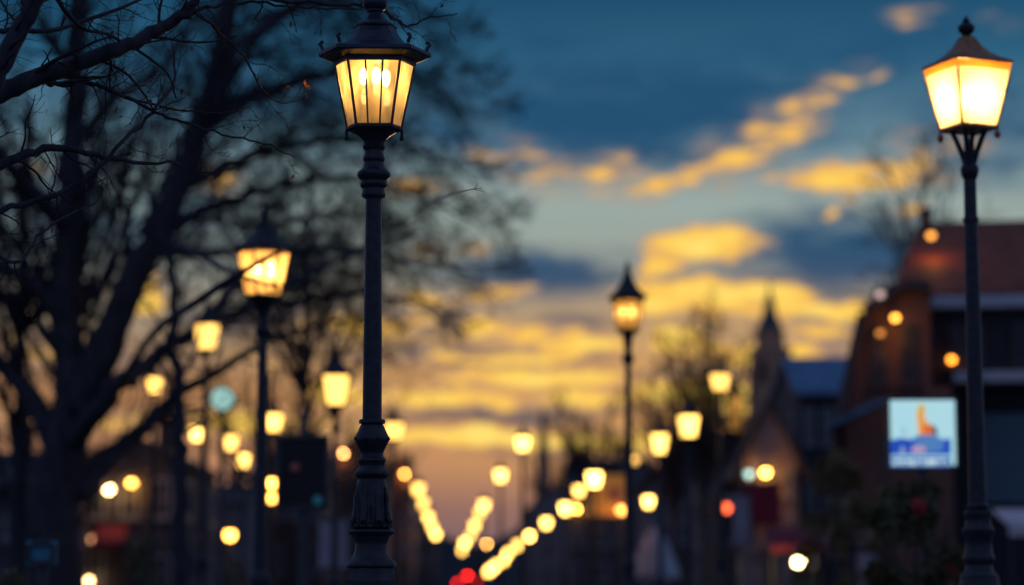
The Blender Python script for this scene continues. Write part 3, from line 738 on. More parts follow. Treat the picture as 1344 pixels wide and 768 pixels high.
L_left = generic_lamp('octagon', .42, bulb=emis('mantle_left', (1, .52, .17), 50), pane=PANE_MID, lantern_h=.36, postw=1.15)
place_lamp(L_left, 346, 361, 19, 'half-blurred lamp among the tree branches, left of the sharp lamp')
L_mid = generic_lamp('octagon', .30, bulb=emis('mantle_mid', (1, .52, .14), 17), pane=PANE_MID, lantern_h=.31, postw=.95)
place_lamp(L_mid, 824, 414, 26, 'slim dark lamp with small dim lantern before the bright clouds')
GL = {k_: emis('lantern_glow_%d' % k_, (1.0, .54, .11), k_) for k_ in (3, 5, 8, 14, 24, 40)}
for k_, m_ in GL.items(): m_.name = 'warm_lantern_glow'
proto = generic_lamp('square', .40, glow=GL[5])
protor = generic_lamp('round', .40, glow=GL[8])
used = {'square': False, 'round': False}
def lamp(px, py, d, label, glow, style='square', group='street lamps', sc=None, rz=0):
    src = proto if style == 'square' else protor
    o = src if not used[style] else copy_tree(src)
    used[style] = True
    return place_lamp(o, px, py, d, label, group, GL[glow], sc, rz=rz)
lamp(441, 513, 31, 'big glowing lantern just left of the sharp lamp post', 3, rz=-.42, sc=1.0)
lamp(271, 443, 31, 'glowing lantern crossed by branches, left of the half-blurred lamp', 3, rz=-.5, sc=.85)
lamp(904, 560, 37, 'larger and nearer of two glowing lanterns right of the slim dark lamp', 5, rz=-.45, sc=.85)
lamp(866, 583, 41, 'glowing lantern directly right of the slim dark lamp post', 5, rz=-.6, sc=.85)
lamp(945, 502, 41, 'dark-capped glowing lantern left of the church tower', 3, rz=.3, sc=.7)
lamp(517, 566, 43, 'glowing lantern with pointed cap just right of the sharp lamp post', 3, rz=.6, sc=.75)
lamp(686, 583, 52, 'taller of two round lanterns in front of the thin steeple', 8, 'round', sc=.75)
lamp(657, 625, 62, 'lower of two round lanterns left of the thin steeple', 8, 'round', sc=.75)
lamp(359, 555, 46, 'round bright lantern touching the right side of the half-blurred lamp post', 5, 'round', sc=.8)
lamp(303, 582, 52, 'bright lantern just below the lit teal clock', 5, rz=-.5, sc=.75)
lamp(319, 605, 58, 'small round lantern between the clock and the half-blurred lamp post', 8, 'round', sc=.72)
lamp(259, 570, 50, 'round bright lantern left of the clock post', 8, 'round', sc=.72)
lamp(203, 506, 40, 'round lantern shining under the leaning limb of the big tree', 5, 'round', sc=.62)
lamp(833, 605, 85, 'small amber lamp touching the slim dark lamp post', 5, 'round', sc=.6)
lamp(851, 659, 80, 'small very bright low lamp right of the slim dark lamp post', 14, 'round', sc=.8)
ORD = ['first', 'second', 'third', 'fourth', 'fifth', 'sixth', 'seventh', 'eighth', 'ninth', 'tenth', 'eleventh', 'twelfth']
for i, (px, py, d, g_) in enumerate([(780,630,64,14), (760,645,88,8), (742,668,115,14), (717,687,146,14), (695,704,174,24), (680,716,206,8), (667,726,255,14), (660,735,296,14), (652,742,350,14), (645,748,416,14), (640,751,476,14)]):
    lamp(px, py, d, 'round lamp, %s from the near end of the long right-hand diagonal row' % ORD[i], g_, 'round', 'row of lamps along the right of the street', sc=(.95 if i < 2 else 1.1)*(1, .92, 1.06, 1.1, .95, 1.04, .9, 1.1, 1, .95, 1.05)[i]+(.5 if d > 200 else 0)+(.6 if d > 270 else 0)+(.5 if d > 400 else 0))
for i, (px, py, d, g_) in enumerate([(635,664,115,8), (630,674,122,5), (623,690,138,8), (618,703,148,5), (610,713,162,14), (607,723,173,8)]):
    lamp(px, py, d, 'round lamp, %s from the near end of the short middle row above the red lights' % ORD[i], g_, 'round', 'row of lamps down the middle of the street', sc=1.1)
for i, (px, py, d, g_) in enumerate([(549,643,95,5), (555,661,113,5), (562,679,133,8), (567,692,152,8), (572,702,171,14)]):
    lamp(px, py, d, 'round lamp, %s from the near end of the short left row before brown houses' % ORD[i], g_, 'round', 'row of lamps along the left of the street', sc=1.1)

# small wall lamps and signals that show as discs of light
def wall_lamp(px, py, d, label, col, st, r=.11, spill=0):
    p = at(px, py, d); t = empty('wall_lamp', p); tag(t, label, 'wall lamp', 'small lamps on house fronts')
    bm = bmesh.new(); lathe(bm, [(.07, -.02), (.09, 0), (.06, .02)], 12); bmesh.ops.transform(bm, matrix=Matrix.Translation((0, .30, .05)) @ Matrix.Rotation(math.pi/2, 4, 'X'), verts=bm.verts)
    obj('backplate', bm, IRON2, t, True)
    bm = bmesh.new(); tube_bm(bm, [(0, .30, .05), (0, .22, .19), (0, .08, .21), (0, 0, .15), (0, 0, r*.9)], .014); lathe(bm, [(r*.8, r*.62), (r*.5, r*.95), (.02, r*1.15)], 12); obj('bracket', bm, IRON2, t, True)
    bm = bmesh.new(); sphere(bm, (0, 0, 0), r); obj('globe', bm, emis('lamp_globe_glow', col, st), t, True)
    if spill:
        l = bpy.data.lights.new('lamp_light', 'POINT'); l.energy = spill; l.color = col; l.shadow_soft_size = .06
        lo = bpy.data.objects.new('lamp_light', l); link(lo, t); lo.location = (0, -.25, -r-.2)
    return t
AMB = (1.0, .42, .06)
wall_lamp(143, 642, 71.6, 'paler of two small lamps on the dark house beside the tree trunk', (1,.6,.24), 26)
wall_lamp(173, 634, 71.6, 'small amber lamp high on the dark house beside the tree trunk', AMB, 22, .11, 7)
wall_lamp(302, 702, 51.66, 'lone low amber lamp beneath the clock and lanterns', AMB, 17)
wall_lamp(122, 708, 71.6, 'dim brownish small lamp low between the thick trunk and the dark house', (.8,.35,.16), 3.2)
wall_lamp(116, 762, 71.6, 'bright low lamp at the bottom edge beside the thick trunk', (1,.6,.24), 16)
wall_lamp(357, 634, 45.66, 'upper of two small lamps stacked on a lantern post beside the black board', AMB, 15, .09)
wall_lamp(357, 653, 45.66, 'lower of two small lamps stacked on a lantern post beside the black board', AMB, 11, .09)
wall_lamp(451, 595, 139.6, 'dim small lamp on the tall brown house left of the sharp post', (1,.45,.14), 26, .11, 30)
wall_lamp(531, 622, 171.6, 'dim small lamp on the narrow house right of the sharp post', (1,.42,.08), 40, .11, 30)
wall_lamp(639, 714, 249.6, 'dim amber lamp on the far slate house beside the middle row', (1,.42,.08), 70)
wall_lamp(758, 668, 127.6, 'amber lamp tucked behind the right-hand row, left of the amber sign', AMB, 55)
wall_lamp(816, 669, 69.62, 'dim amber lamp on the lower corner of the amber sign box', (1,.40,.08), 9, .11, 10)
wall_lamp(952, 568, 77.6, 'dim brown lamp below the dark-capped lantern', (.9,.35,.10), 8)
wall_lamp(983, 622, 73.5, 'pale greenish white lamp on the pink gabled house', (.40,.72,.66), 3.2)
wall_lamp(1005, 620, 73.5, 'bright amber lamp beside the pale greenish one', AMB, 30, .11, 14)
wall_lamp(1048, 738, 60, 'bright white-yellow low lamp over the shop awnings', (1,.72,.3), 34, .11, 30)
wall_lamp(1175, 417, 42.68, 'amber lamp high on the brick gable', (1,.42,.05), 7, .06, 3)
wall_lamp(1155, 437, 42.68, 'dimmer amber lamp left on the brick gable', (.9,.32,.06), 1.4, .06, 1)
wall_lamp(1249, 472, 44.6, 'orange lamp on the dark cladding beside the right lamp post', (1,.30,.025), 9, .06)
wall_lamp(1222, 309, 46.2, 'small amber lamp at the ridge of the dark red roof', (1,.40,.06), 3.0, .07, 4)
wall_lamp(1155, 386, 42.68, 'pale pinkish lamp at the shoulder of the brick gable', (.8,.55,.5), 1.1, .07)

# lit tall window on the narrow house (part of a bay), amber
def bay_window():
    d = 77.2; p = at(966, 542, d); t = empty('lit_dormer', (p.x, d, gz(d)))
    tag(t, 'tall narrow amber-lit glazed turret between lantern and church', 'turret')
    z0 = zat(566, d)-gz(d); z1 = zat(518, d)-gz(d)
    bm = bmesh.new(); lathe(bm, [(.26, 0), (.26, z0)], 8); obj('shaft', bm, BRICK2, t)
    bm = bmesh.new(); lathe(bm, [(.19, z0+.001), (.19, z1)], 8); obj('glazing', bm, emis('amber_glazing', (1, .45, .07), 1.3), t)
    bm = bmesh.new()
    for i in range(8):
        a = i*math.pi/4; tube_bm(bm, [(.2*math.cos(a), .2*math.sin(a), z0), (.2*math.cos(a), .2*math.sin(a), z1)], .018, 5)
    obj('mullion_frame', bm, IRON2, t)
    bm = bmesh.new(); lathe(bm, [(.28, z1), (.26, z1+.05), (.12, z1+.35), (.02, z1+.6)], 8); obj('roof', bm, DTILE, t)
bay_window()

# ------------------------------------------------------------------ bare trees
class Tree:
    def __init__(s, seed, minr=.0014): s.minr = minr; s.curl = .21 if minr < .002 else .12; s.big = ([], []); s.fine = ([], []); s.leaf = ([], []); s.rng = random.Random(seed)
    def limb(s, pts, r0, r1, kids=10, klen=1.2, kr=.35, depth=3, bias=Vector((0, 0, 0)), start=.1, wob=.05, leaf=0.0, spread=None, fine=False):
        """smooth limb through world points, then side branches recursively"""
        R = s.rng; P = []
        if spread is None: spread = .75 if s.minr < .002 else .58
        n = len(pts)
        for i in range(n-1):                                        # Catmull-Rom
            p0, p1, p2, p3 = pts[max(0, i-1)], pts[i], pts[i+1], pts[min(n-1, i+2)]
            m = 6 if depth >= 2 else 4
            for j in range(m):
                t = j/m
                P.append(.5*((2*p1)+(p2-p0)*t+(2*p0-5*p1+4*p2-p3)*t*t+(3*p1-p0-3*p2+p3)*t**3))
        P.append(pts[-1].copy())
        L = sum((P[i+1]-P[i]).length for i in range(len(P)-1))
        for i in range(1, len(P)-1): P[i] += Vector((R.gauss(0, 1), R.gauss(0, 1), R.gauss(0, 1)))*L*wob*.06
        rad = [r0+(r1-r0)*(i/(len(P)-1))**.8 for i in range(len(P))]
        V_, F_ = s.fine if fine else s.big
        tube(V_, F_, P, rad, 9 if r0 > .04 else 6 if r0 > .012 else 4)
        if depth <= 0: return
        for c in range(kids):
            t = start+(1-start)*(c+R.random())/kids
            i = min(len(P)-2, int(t*(len(P)-1)))
            dirn = (P[i+1]-P[i]).normalized()
            side = Vector((R.gauss(0, 1), R.gauss(0, .8), R.gauss(0, 1)))
            side = (side-dirn*side.dot(dirn))
            if side.length < 1e-4: continue
            dv = (dirn*(1-spread*.6)+side.normalized()*spread+bias).normalized()
            ln = klen*(1.05-.55*t)*R.uniform(.55, 1.15)
            rr_ = max(s.minr, rad[i]*R.uniform(kr*.7, kr*1.2))
            rr_ = min(rr_, ln*.03+.002)
            q = [P[i].copy()]; cur = P[i].copy(); dd = dv.copy(); m = 4 if depth > 1 else 3
            for j in range(m):
                dd = (dd+Vector((R.gauss(0, 1), R.gauss(0, 1), R.gauss(0, 1)))*s.curl+bias*.25).normalized()
                cur = cur+dd*ln/m; q.append(cur.copy())
            if leaf and R.random() < leaf: s.add_leaf(q[-1])
            s.limb(q, rr_, max(s.minr*.6, rr_*.3), max(2, int(kids*(.62 if s.minr < .002 else .52))), ln*(.52 if s.minr < .002 else .66), .5, depth-1, bias*.6, .2, wob, leaf, spread, True)
    def add_leaf(s, p):
        R = s.rng; V_, F_ = s.leaf; b = len(V_); ax = Vector((R.gauss(0, 1), R.gauss(0, 1), -1.2)).normalized(); sd = ax.orthogonal().normalized(); nn = ax.cross(sd)
        l, w = R.uniform(.02, .035), R.uniform(.006, .011)
        for t, q, h in ((0, 0, 0), (.4, 1, .12), (1, 0, .3), (.4, -1, .12)): V_.append(p+ax*l*t+sd*w*q+nn*l*h)
        F_ += [(b, b+1, b+2), (b, b+2, b+3)]
    def build(s, name, loc, label, group=None):
        r = empty(name, loc); tag(r, label, 'tree', group); o = Vector(loc)
        for nm, (V_, F_), m in (('trunk', s.big, BARK), ('crown', s.fine, TWIG), ('withered_leaves', s.leaf, LEAFB)):
            if V_:
                raw(nm, [tuple(v-o) for v in V_], F_, m, r, True)
        return r
A = lambda l: [at(*p) for p in l]
px = lambda w, d: w/2*d/FPX

# nearest tree: trunk just outside the picture, sharp limbs across the top left corner
t = Tree(3)
x0 = at(-260, 400, 9.0).x
tr = [Vector((x0, 9.0, 0)), Vector((x0+.02, 9.0, 1.5)), Vector((x0+.06, 9.05, 2.8)), Vector((x0+.1, 9.1, 4.4)), Vector((x0+.2, 9.2, 6))]
t.limb(tr, .20, .09, 3, 1.2, .3, 2, Vector((-.2,0,.3)), .6)
def nl(path, w0, w1, **kw):
    d = path[0][2]; t.limb(A(path), px(w0, d), px(w1, path[-1][2]), **kw)
rt = (-250, 300, 9.02)
nl([(-250, 190, 9.05), (-90, 150, 9.2), (0, 121, 9.3), (50, 101, 9.35), (125, 76, 9.4), (170, 60, 9.45), (212, 36, 9.5), (250, 12, 9.5), (268, -30, 9.5)], 36, 12, kids=13, klen=.5, kr=.3, depth=2, start=.3, leaf=.05)
nl([(-250, 230, 9.0), (-120, 200, 9.0), (-20, 120, 9.0), (8, 70, 9.0), (35, 22, 9.0), (60, -25, 9.0)], 36, 22, kids=8, klen=.45, kr=.25, depth=2, start=.4, leaf=.05)
nl([(-240, 330, 9.1), (-100, 268, 9.2), (0, 219, 9.4), (58, 196, 9.5), (115, 200, 9.6), (175, 213, 9.7), (238, 216, 9.8)], 22, 3, kids=12, klen=.45, kr=.35, depth=2, start=.3, leaf=.05)
nl([(50, 101, 9.35), (75, 112, 9.5), (110, 108, 9.6), (160, 125, 9.7), (200, 145, 9.8), (240, 160, 9.9), (300, 178, 10), (350, 190, 10.1), (386, 206, 10.2)], 9, 1.6, kids=14, klen=.32, kr=.45, depth=2, start=.15, leaf=.07)
nl([(-150, 330, 8.9), (-60, 300, 9.2), (0, 277, 9.4), (75, 255, 9.5), (140, 209, 9.6), (200, 146, 9.8), (222, 118, 9.9), (232, 60, 10)], 12, 3, kids=11, klen=.35, kr=.4, depth=2, start=.3, leaf=.04)
nl([(125, 76, 9.4), (170, 100, 9.7), (205, 150, 9.8), (212, 118, 9.9), (225, 60, 10)][:3], 6, 2, kids=6, klen=.25, kr=.45, depth=1, start=.2)
nl([(115, 108, 9.6), (170, 128, 9.8), (235, 145, 10), (290, 148, 10.1), (330, 140, 10.1)], 5, 1.4, kids=9, klen=.25, kr=.5, depth=2, leaf=.06)
nl([(250, 12, 9.5), (290, 45, 9.8), (320, 75, 10), (345, 118, 10), (372, 136, 10.1), (402, 128, 10.1)], 5, 1.4, kids=9, klen=.25, kr=.5, depth=2, leaf=.08)
nl([(212, 36, 9.5), (270, 10, 9.8), (340, 4, 10), (400, 10, 10.2), (455, 12, 10.3), (480, 10, 10.3)], 7, 2, kids=10, klen=.3, kr=.45, depth=2, leaf=.04)
nl([(240, -30, 9.5), (330, -6, 9.9), (420, 4, 10.3), (480, 8, 10.5), (505, 16, 10.5), (535, 34, 10.6), (560, 26, 10.6), (600, 18, 10.7)], 9, 1.6, kids=11, klen=.3, kr=.45, depth=2, leaf=.04)
nl([(505, 16, 10.5), (522, 28, 10.5), (534, 44, 10.45), (545, 52, 10.4)], 4, 1.2, kids=4, klen=.12, kr=.5, depth=1)
nl([(60, -25, 9.0), (100, 30, 9.2), (150, 50, 9.4), (215, 90, 9.6), (232, 130, 9.7)], 8, 2, kids=9, klen=.35, kr=.45, depth=2, leaf=.04)
nl([(-100, 268, 9.2), (-40, 300, 9.6), (20, 345, 10), (60, 300, 10.3), (130, 262, 10.6)], 9, 2, kids=9, klen=.4, kr=.45, depth=2)
nl([(-200, 60, 9.0), (-60, 40, 9.3), (60, 40, 9.6), (160, 10, 9.8), (230, -20, 10)], 12, 3, kids=12, klen=.4, kr=.4, depth=2)
t.build('bare_tree', (x0, 9.0, 0), 'nearest bare tree, its sharp black limbs cross the top left corner', 'bare trees')

# the big dark tree at the left, trunk low in the picture
t = Tree(8, .0056); D = 34.5; OFF = 14.0
base = at(64, 768, D); base.z = 0
t.limb([Vector((base.x-.02, D, -.05)), Vector((base.x, D, .6)), at(64, 768, D), at(74, 640, D), at(92, 540, D), at(100, 470, D)], .50, .26, 0, depth=0)
def tw(path, w0, w1, kids=12, klen=1.2, off=OFF, **kw):
    q = [at(a, b, c+off) for a, b, c in path]
    t.limb(q, px(w0, path[0][2]+off), px(w1, path[-1][2]+off), kids=int(kids*1.12), klen=klen*1.6, **kw)
dn = Vector((.16, -.05, -.06))
tw([(96, 520, 20.5), (86, 430, 20.6), (88, 320, 20.8), (96, 180, 21), (100, 60, 21.2), (110, -60, 21.4)], 46, 24, kids=14, klen=1.5, kr=.3, depth=3, start=.25)
tw([(104, 540, 20.4), (140, 450, 20.2), (190, 335, 20), (232, 250, 19.8), (268, 150, 19.6), (292, 60, 19.5), (312, -60, 19.4)], 50, 26, kids=16, klen=1.6, kr=.28, depth=3, start=.25, bias=Vector((.18, 0, 0)))
tw([(88, 590, 20.6), (150, 515, 19), (205, 470, 19.6), (262, 434, 19), (340, 398, 18.8), (420, 352, 19.9), (500, 318, 20.5), (560, 300, 21)], 32, 3, kids=20, klen=.9, kr=.35, depth=3, start=.25, bias=dn)
tw([(95, 650, 20.6), (140, 604, 21.2), (190, 560, 21.6), (228, 523, 22), (300, 478, 22.4), (370, 440, 23), (450, 420, 23.4)], 34, 5, kids=14, klen=1.0, kr=.35, depth=3, start=.3, bias=Vector((.12,0,.05)))
tw([(205, 308, 19.9), (255, 282, 21.5), (310, 262, 22.5), (400, 238, 23.4), (480, 236, 24), (560, 262, 24.5), (622, 292, 24.6)], 22, 3, kids=22, klen=1.2, kr=.4, depth=3, start=.15, bias=dn)
tw([(260, 175, 19.6), (330, 130, 21), (420, 100, 22.5), (500, 92, 23.5), (570, 110, 24.4), (610, 150, 25)], 22, 3, kids=22, klen=1.3, kr=.4, depth=3, start=.1, bias=dn)
tw([(285, 90, 19.5), (350, 30, 21), (430, -10, 22.5), (520, 0, 23.4), (600, 30, 24)], 20, 3, kids=22, klen=1.2, kr=.4, depth=3, start=.1, bias=dn)
tw([(232, 250, 19.8), (300, 215, 22.5), (380, 190, 24), (460, 180, 25), (540, 195, 26), (600, 220, 26.5), (640, 260, 27)], 20, 3, kids=24, klen=1.2, kr=.4, depth=3, start=.15, bias=dn)
tw([(262, 434, 19), (320, 360, 20.5), (400, 330, 21), (480, 330, 24.4), (560, 345, 25.6), (640, 352, 26.6)], 18, 3, kids=22, klen=1.1, kr=.4, depth=3, start=.1, bias=dn)
tw([(340, 398, 18.8), (410, 395, 20.5), (480, 385, 19.5), (550, 400, 23), (610, 412, 26)], 14, 3, kids=18, klen=1.0, kr=.45, depth=3, start=.1, bias=dn)
tw([(90, 300, 20.8), (40, 250, 20), (-20, 180, 19.2), (-80, 120, 18.6)], 30, 10, kids=12, klen=1.2, kr=.35, depth=3, start=.2)
tw([(86, 430, 20.6), (40, 370, 20.2), (-10, 345, 20), (-80, 330, 20)], 26, 10, kids=14, klen=1.1, kr=.35, depth=3, start=.2)
tw([(78, 600, 20.6), (40, 520, 20.8), (-10, 470, 21), (-70, 420, 21)], 36, 16, kids=14, klen=1.0, kr=.35, depth=3, start=.3)
tw([(95, 200, 21), (150, 130, 21.4), (210, 90, 22), (260, 20, 22.5)], 20, 6, kids=16, klen=1.3, kr=.4, depth=3, start=.1)
tw([(98, 100, 21), (60, 40, 21), (20, -20, 21)], 18, 8, kids=12, klen=1.2, kr=.4, depth=3, start=.2)
tw([(110, 470, 20.4), (150, 400, 21.5), (170, 330, 22.5), (160, 240, 23.4), (180, 150, 24)], 20, 5, kids=16, klen=1.3, kr=.4, depth=3, start=.1)
tw([(200, 330, 20), (300, 330, 21), (380, 290, 22), (450, 280, 23), (520, 300, 24)], 16, 3, kids=20, klen=1.1, kr=.4, depth=3, start=.05, bias=dn)
tw([(250, 200, 19.8), (330, 60, 19), (390, 10, 18.6), (440, -40, 18.4)], 16, 5, kids=18, klen=1.2, kr=.4, depth=3, start=.05)
# thin boughs that reach forward past the half-blurred lamp
tw([(150, 515, 20), (200, 440, 12), (260, 395, 5), (320, 356, 3.2), (368, 330, 3), (410, 318, 4)], 11, 1.5, kids=7, klen=.28, kr=.45, depth=2, start=.55, wob=0)
tw([(205, 308, 19.9), (250, 330, 12), (300, 356, 5), (345, 372, 3.4), (390, 376, 4)], 8, 1.5, kids=5, klen=.25, kr=.45, depth=2, start=.55, wob=0)
# one long shoot comes forward into focus at its tip
t.limb(A([(480, 322, 32), (520, 292, 26), (556, 270, 20), (588, 257, 14.5), (610, 250.5, 11.2), (632, 247, 10.15)]), .012, .0011, 0, depth=0, fine=True, wob=0)
t.limb(A([(621, 248.6, 10.6), (625, 245, 10.3), (627, 241, 10.15)]), .0018, .0009, 0, depth=0, fine=True)
t.limb(A([(622, 248.6, 10.6), (630, 249.5, 10.3), (636, 252, 10.1)]), .0018, .0008, 0, depth=0, fine=True)
t.build('bare_tree', (base.x, D, 0), 'big dark bare tree with thick trunk at the left, crown spreading behind the lamps', 'bare trees')

# slim trunk among the left lanterns
t = Tree(21, .004); D = 27; b = at(236, 768, D); b.z = 0
t.limb([b+Vector((0,0,-.05)), at(237, 768, D), at(235, 640, D), at(236, 540, D), at(228, 420, D), at(222, 300, D), at(232, 180, D)], px(24, D)*1.2, px(8, D), 16, 1.2, .4, 3, Vector((0,0,.15)), .45)
t.build('bare_tree', tuple(b), 'slim straight bare tree under the glowing lantern crossed by branches', 'bare trees')

def small_tree(seed, pxc, d, top, w, label, kids=12, trunkw=10, multi=7):
    t = Tree(seed, .00017*d+.001); b = at(pxc, 700, d); g = gz(d); b.z = g; R = t.rng; zt = zat(top, d); hgt = zt-g
    t.limb([b, b+Vector((.03, 0, hgt*.2)), b+Vector((0, .05, hgt*.45)), b+Vector((.05, 0, hgt*.8))], px(trunkw, d)*1.2, px(trunkw*.4, d), 4, hgt*.2, .4, 3, Vector((0,0,.3)), .5)
    for i in range(multi):
        a = 2*math.pi*i/multi+R.random(); rw = w/2*d/FPX*R.uniform(.6, 1.0); z0 = hgt*R.uniform(.35, .5)
        e = Vector((math.cos(a)*rw, math.sin(a)*rw, hgt*R.uniform(.7, 1.0)))
        s_ = Vector((0, 0, z0)); m_ = s_.lerp(e, .5)+Vector((0, 0, -.06*hgt))
        t.limb([b+s_, b+m_, b+e], px(trunkw*.5, d), px(1.5, d), kids, hgt*.22, .45, 3, Vector((0, 0, .12)), .2)
    return t.build('bare_tree', tuple(b), label, 'bare trees')
small_tree(41, 925, 62, 392, 110, 'bare tree left of the church tower behind the dark-capped lantern', 13, 16, 9)
small_tree(42, 885, 70, 440, 100, 'bare tree behind the two glowing lanterns right of the slim lamp', 13, 14)
small_tree(43, 775, 120, 500, 110, 'bare tree left of the slim dark lamp post, over the amber sign', 12, 14)
small_tree(44, 1229, 52, 190, 110, 'small bare tree rising behind the dark red roof', 14, 16, 10)
small_tree(45, 470, 60, 500, 120, 'bare tree behind the sharp lamp post and big lantern', 9, 12)
small_tree(46, 98, 45, 380, 220, 'bare tree seen through the big tree, left of the glowing lanterns', 9, 16)
small_tree(47, 350, 55, 400, 200, 'bare tree behind the half-blurred lamp post', 10, 14)
small_tree(48, 730, 260, 590, 90, 'far bare tree beside the thin steeple', 10, 12, 8)
small_tree(49, 505, 150, 560, 80, 'far bare tree before the tall brown houses right of the sharp post', 8, 10, 6)
small_tree(51, 84, 44, -120, 640, 'tall bare tree behind the big dark tree, its crown filling the upper left', 11, 26, 12)
small_tree(52, 20, 36, -60, 420, 'tall bare tree at the left picture edge behind the near limbs', 11, 24, 9)
small_tree(53, 400, 46, 60, 380, 'bare tree behind the sharp lantern, twigs fanning to either side', 11, 16, 10)
small_tree(50, 30, 40, 420, 200, 'bare tree at the picture edge behind the big trunk', 9, 16)

# ------------------------------------------------------------------ leafy shrubs
def shrub(name, label, pxc, pyt, wpx, d, m, n=2600, flowers=0, leaf=.055, seed=1, cat='shrub', group='shrubs'):
    R = random.Random(seed); b = at(pxc, 700, d); b.z = gz(d); w = wpx/2*d/FPX; h = zat(pyt, d)-b.z
    r = empty(name, tuple(b)); tag(r, label, cat, group)
    V_, F_ = [], []
    for i in range(7):
        a = R.uniform(0, 6.28); e = Vector((math.cos(a)*w*.5, math.sin(a)*w*.5, h*R.uniform(.6, .9)))
        tube(V_, F_, [Vector((0, 0, -.03)), e*.45+Vector((0, 0, .1*h)), e], [.05, .03, .008], 6)
    raw('stem', V_, F_, BARK, r, True)
    cl = []
    for i in range(26):
        a = R.uniform(0, 6.28); q = math.sqrt(R.random()); zz = R.uniform(.12, .95)
        prof = math.sin(math.pi*min(.97, zz*.85+.12))**.6
        cl.append((Vector((math.cos(a)*w*q*prof*.9, math.sin(a)*w*q*prof*.8, zz*h)), R.uniform(.16, .34)*max(w, .5)))
    V_, F_ = [], []
    for i in range(n):
        c, rad = R.choice(cl); v = Vector((R.gauss(0, 1), R.gauss(0, 1), R.gauss(0, 1))).normalized()*rad*R.uniform(.5, 1.05)
        p = c+v
        if p.z < .05: continue
        ax = (v.normalized()+Vector((R.gauss(0, .6), R.gauss(0, .6), R.gauss(0, .6)))).normalized(); sd = ax.orthogonal().normalized(); nn = ax.cross(sd)
        sd = (sd*math.cos(i)+nn*math.sin(i)).normalized(); nn = ax.cross(sd)
        l = leaf*R.uniform(.6, 1.4); k = len(V_)
        V_ += [p, p+ax*l*.45+sd*l*.28+nn*l*.06, p+ax*l, p+ax*l*.45-sd*l*.28+nn*l*.06]; F_ += [(k, k+1, k+2), (k, k+2, k+3)]
    raw('foliage', [tuple(v) for v in V_], F_, m, r)
    for i in range(flowers):
        c, rad = R.choice(cl[6:]); v = Vector((R.gauss(0, .6), -1, R.gauss(0, .6))).normalized()*rad*1.05
        bm = bmesh.new()
        for q in range(6):
            a = q*math.pi/3; sphere(bm, (c.x+v.x+.035*math.cos(a), c.y+v.y+.01*math.sin(3*a), c.z+v.z+.035*math.sin(a)), .028, 1, .6, 1, 7, 5)
        sphere(bm, (c.x+v.x, c.y+v.y-.015, c.z+v.z), .02, u=7, v=5)
        obj('flower', bm, REDF, r, True)
    return r
shrub('evergreen_shrub', 'rounded olive shrub beneath the porch of the brick house', 1104, 580, 112, 27, GREEN2, 6500, 0, .06, 2)
shrub('evergreen_shrub', 'tall dark shrub with red flowers beneath the lit sign', 1205, 614, 160, 19, GREEN, 8000, 8, .055, 3)
shrub('evergreen_shrub', 'dark shrub left of the flowering one, behind the shop awnings', 1142, 630, 110, 24, GREEN2, 4600, 0, .055, 4)
shrub('evergreen_shrub', 'small dark bush below the lone low amber lamp', 300, 730, 76, 40, GREEN2, 1600, 0, .07, 5)
shrub('evergreen_shrub', 'low hedge-like bush at the foot of the big trunk', 26, 748, 120, 18, GREEN, 2600, 0, .05, 6)
shrub('evergreen_shrub', 'dark bush below the pale notice board', 446, 752, 70, 34, GREEN, 1500, 0, .06, 7)
shrub('evergreen_shrub', 'dark bush under the two small lamps, right of the thick trunk', 190, 672, 70, 26, GREEN, 2200, 0, .055, 9)

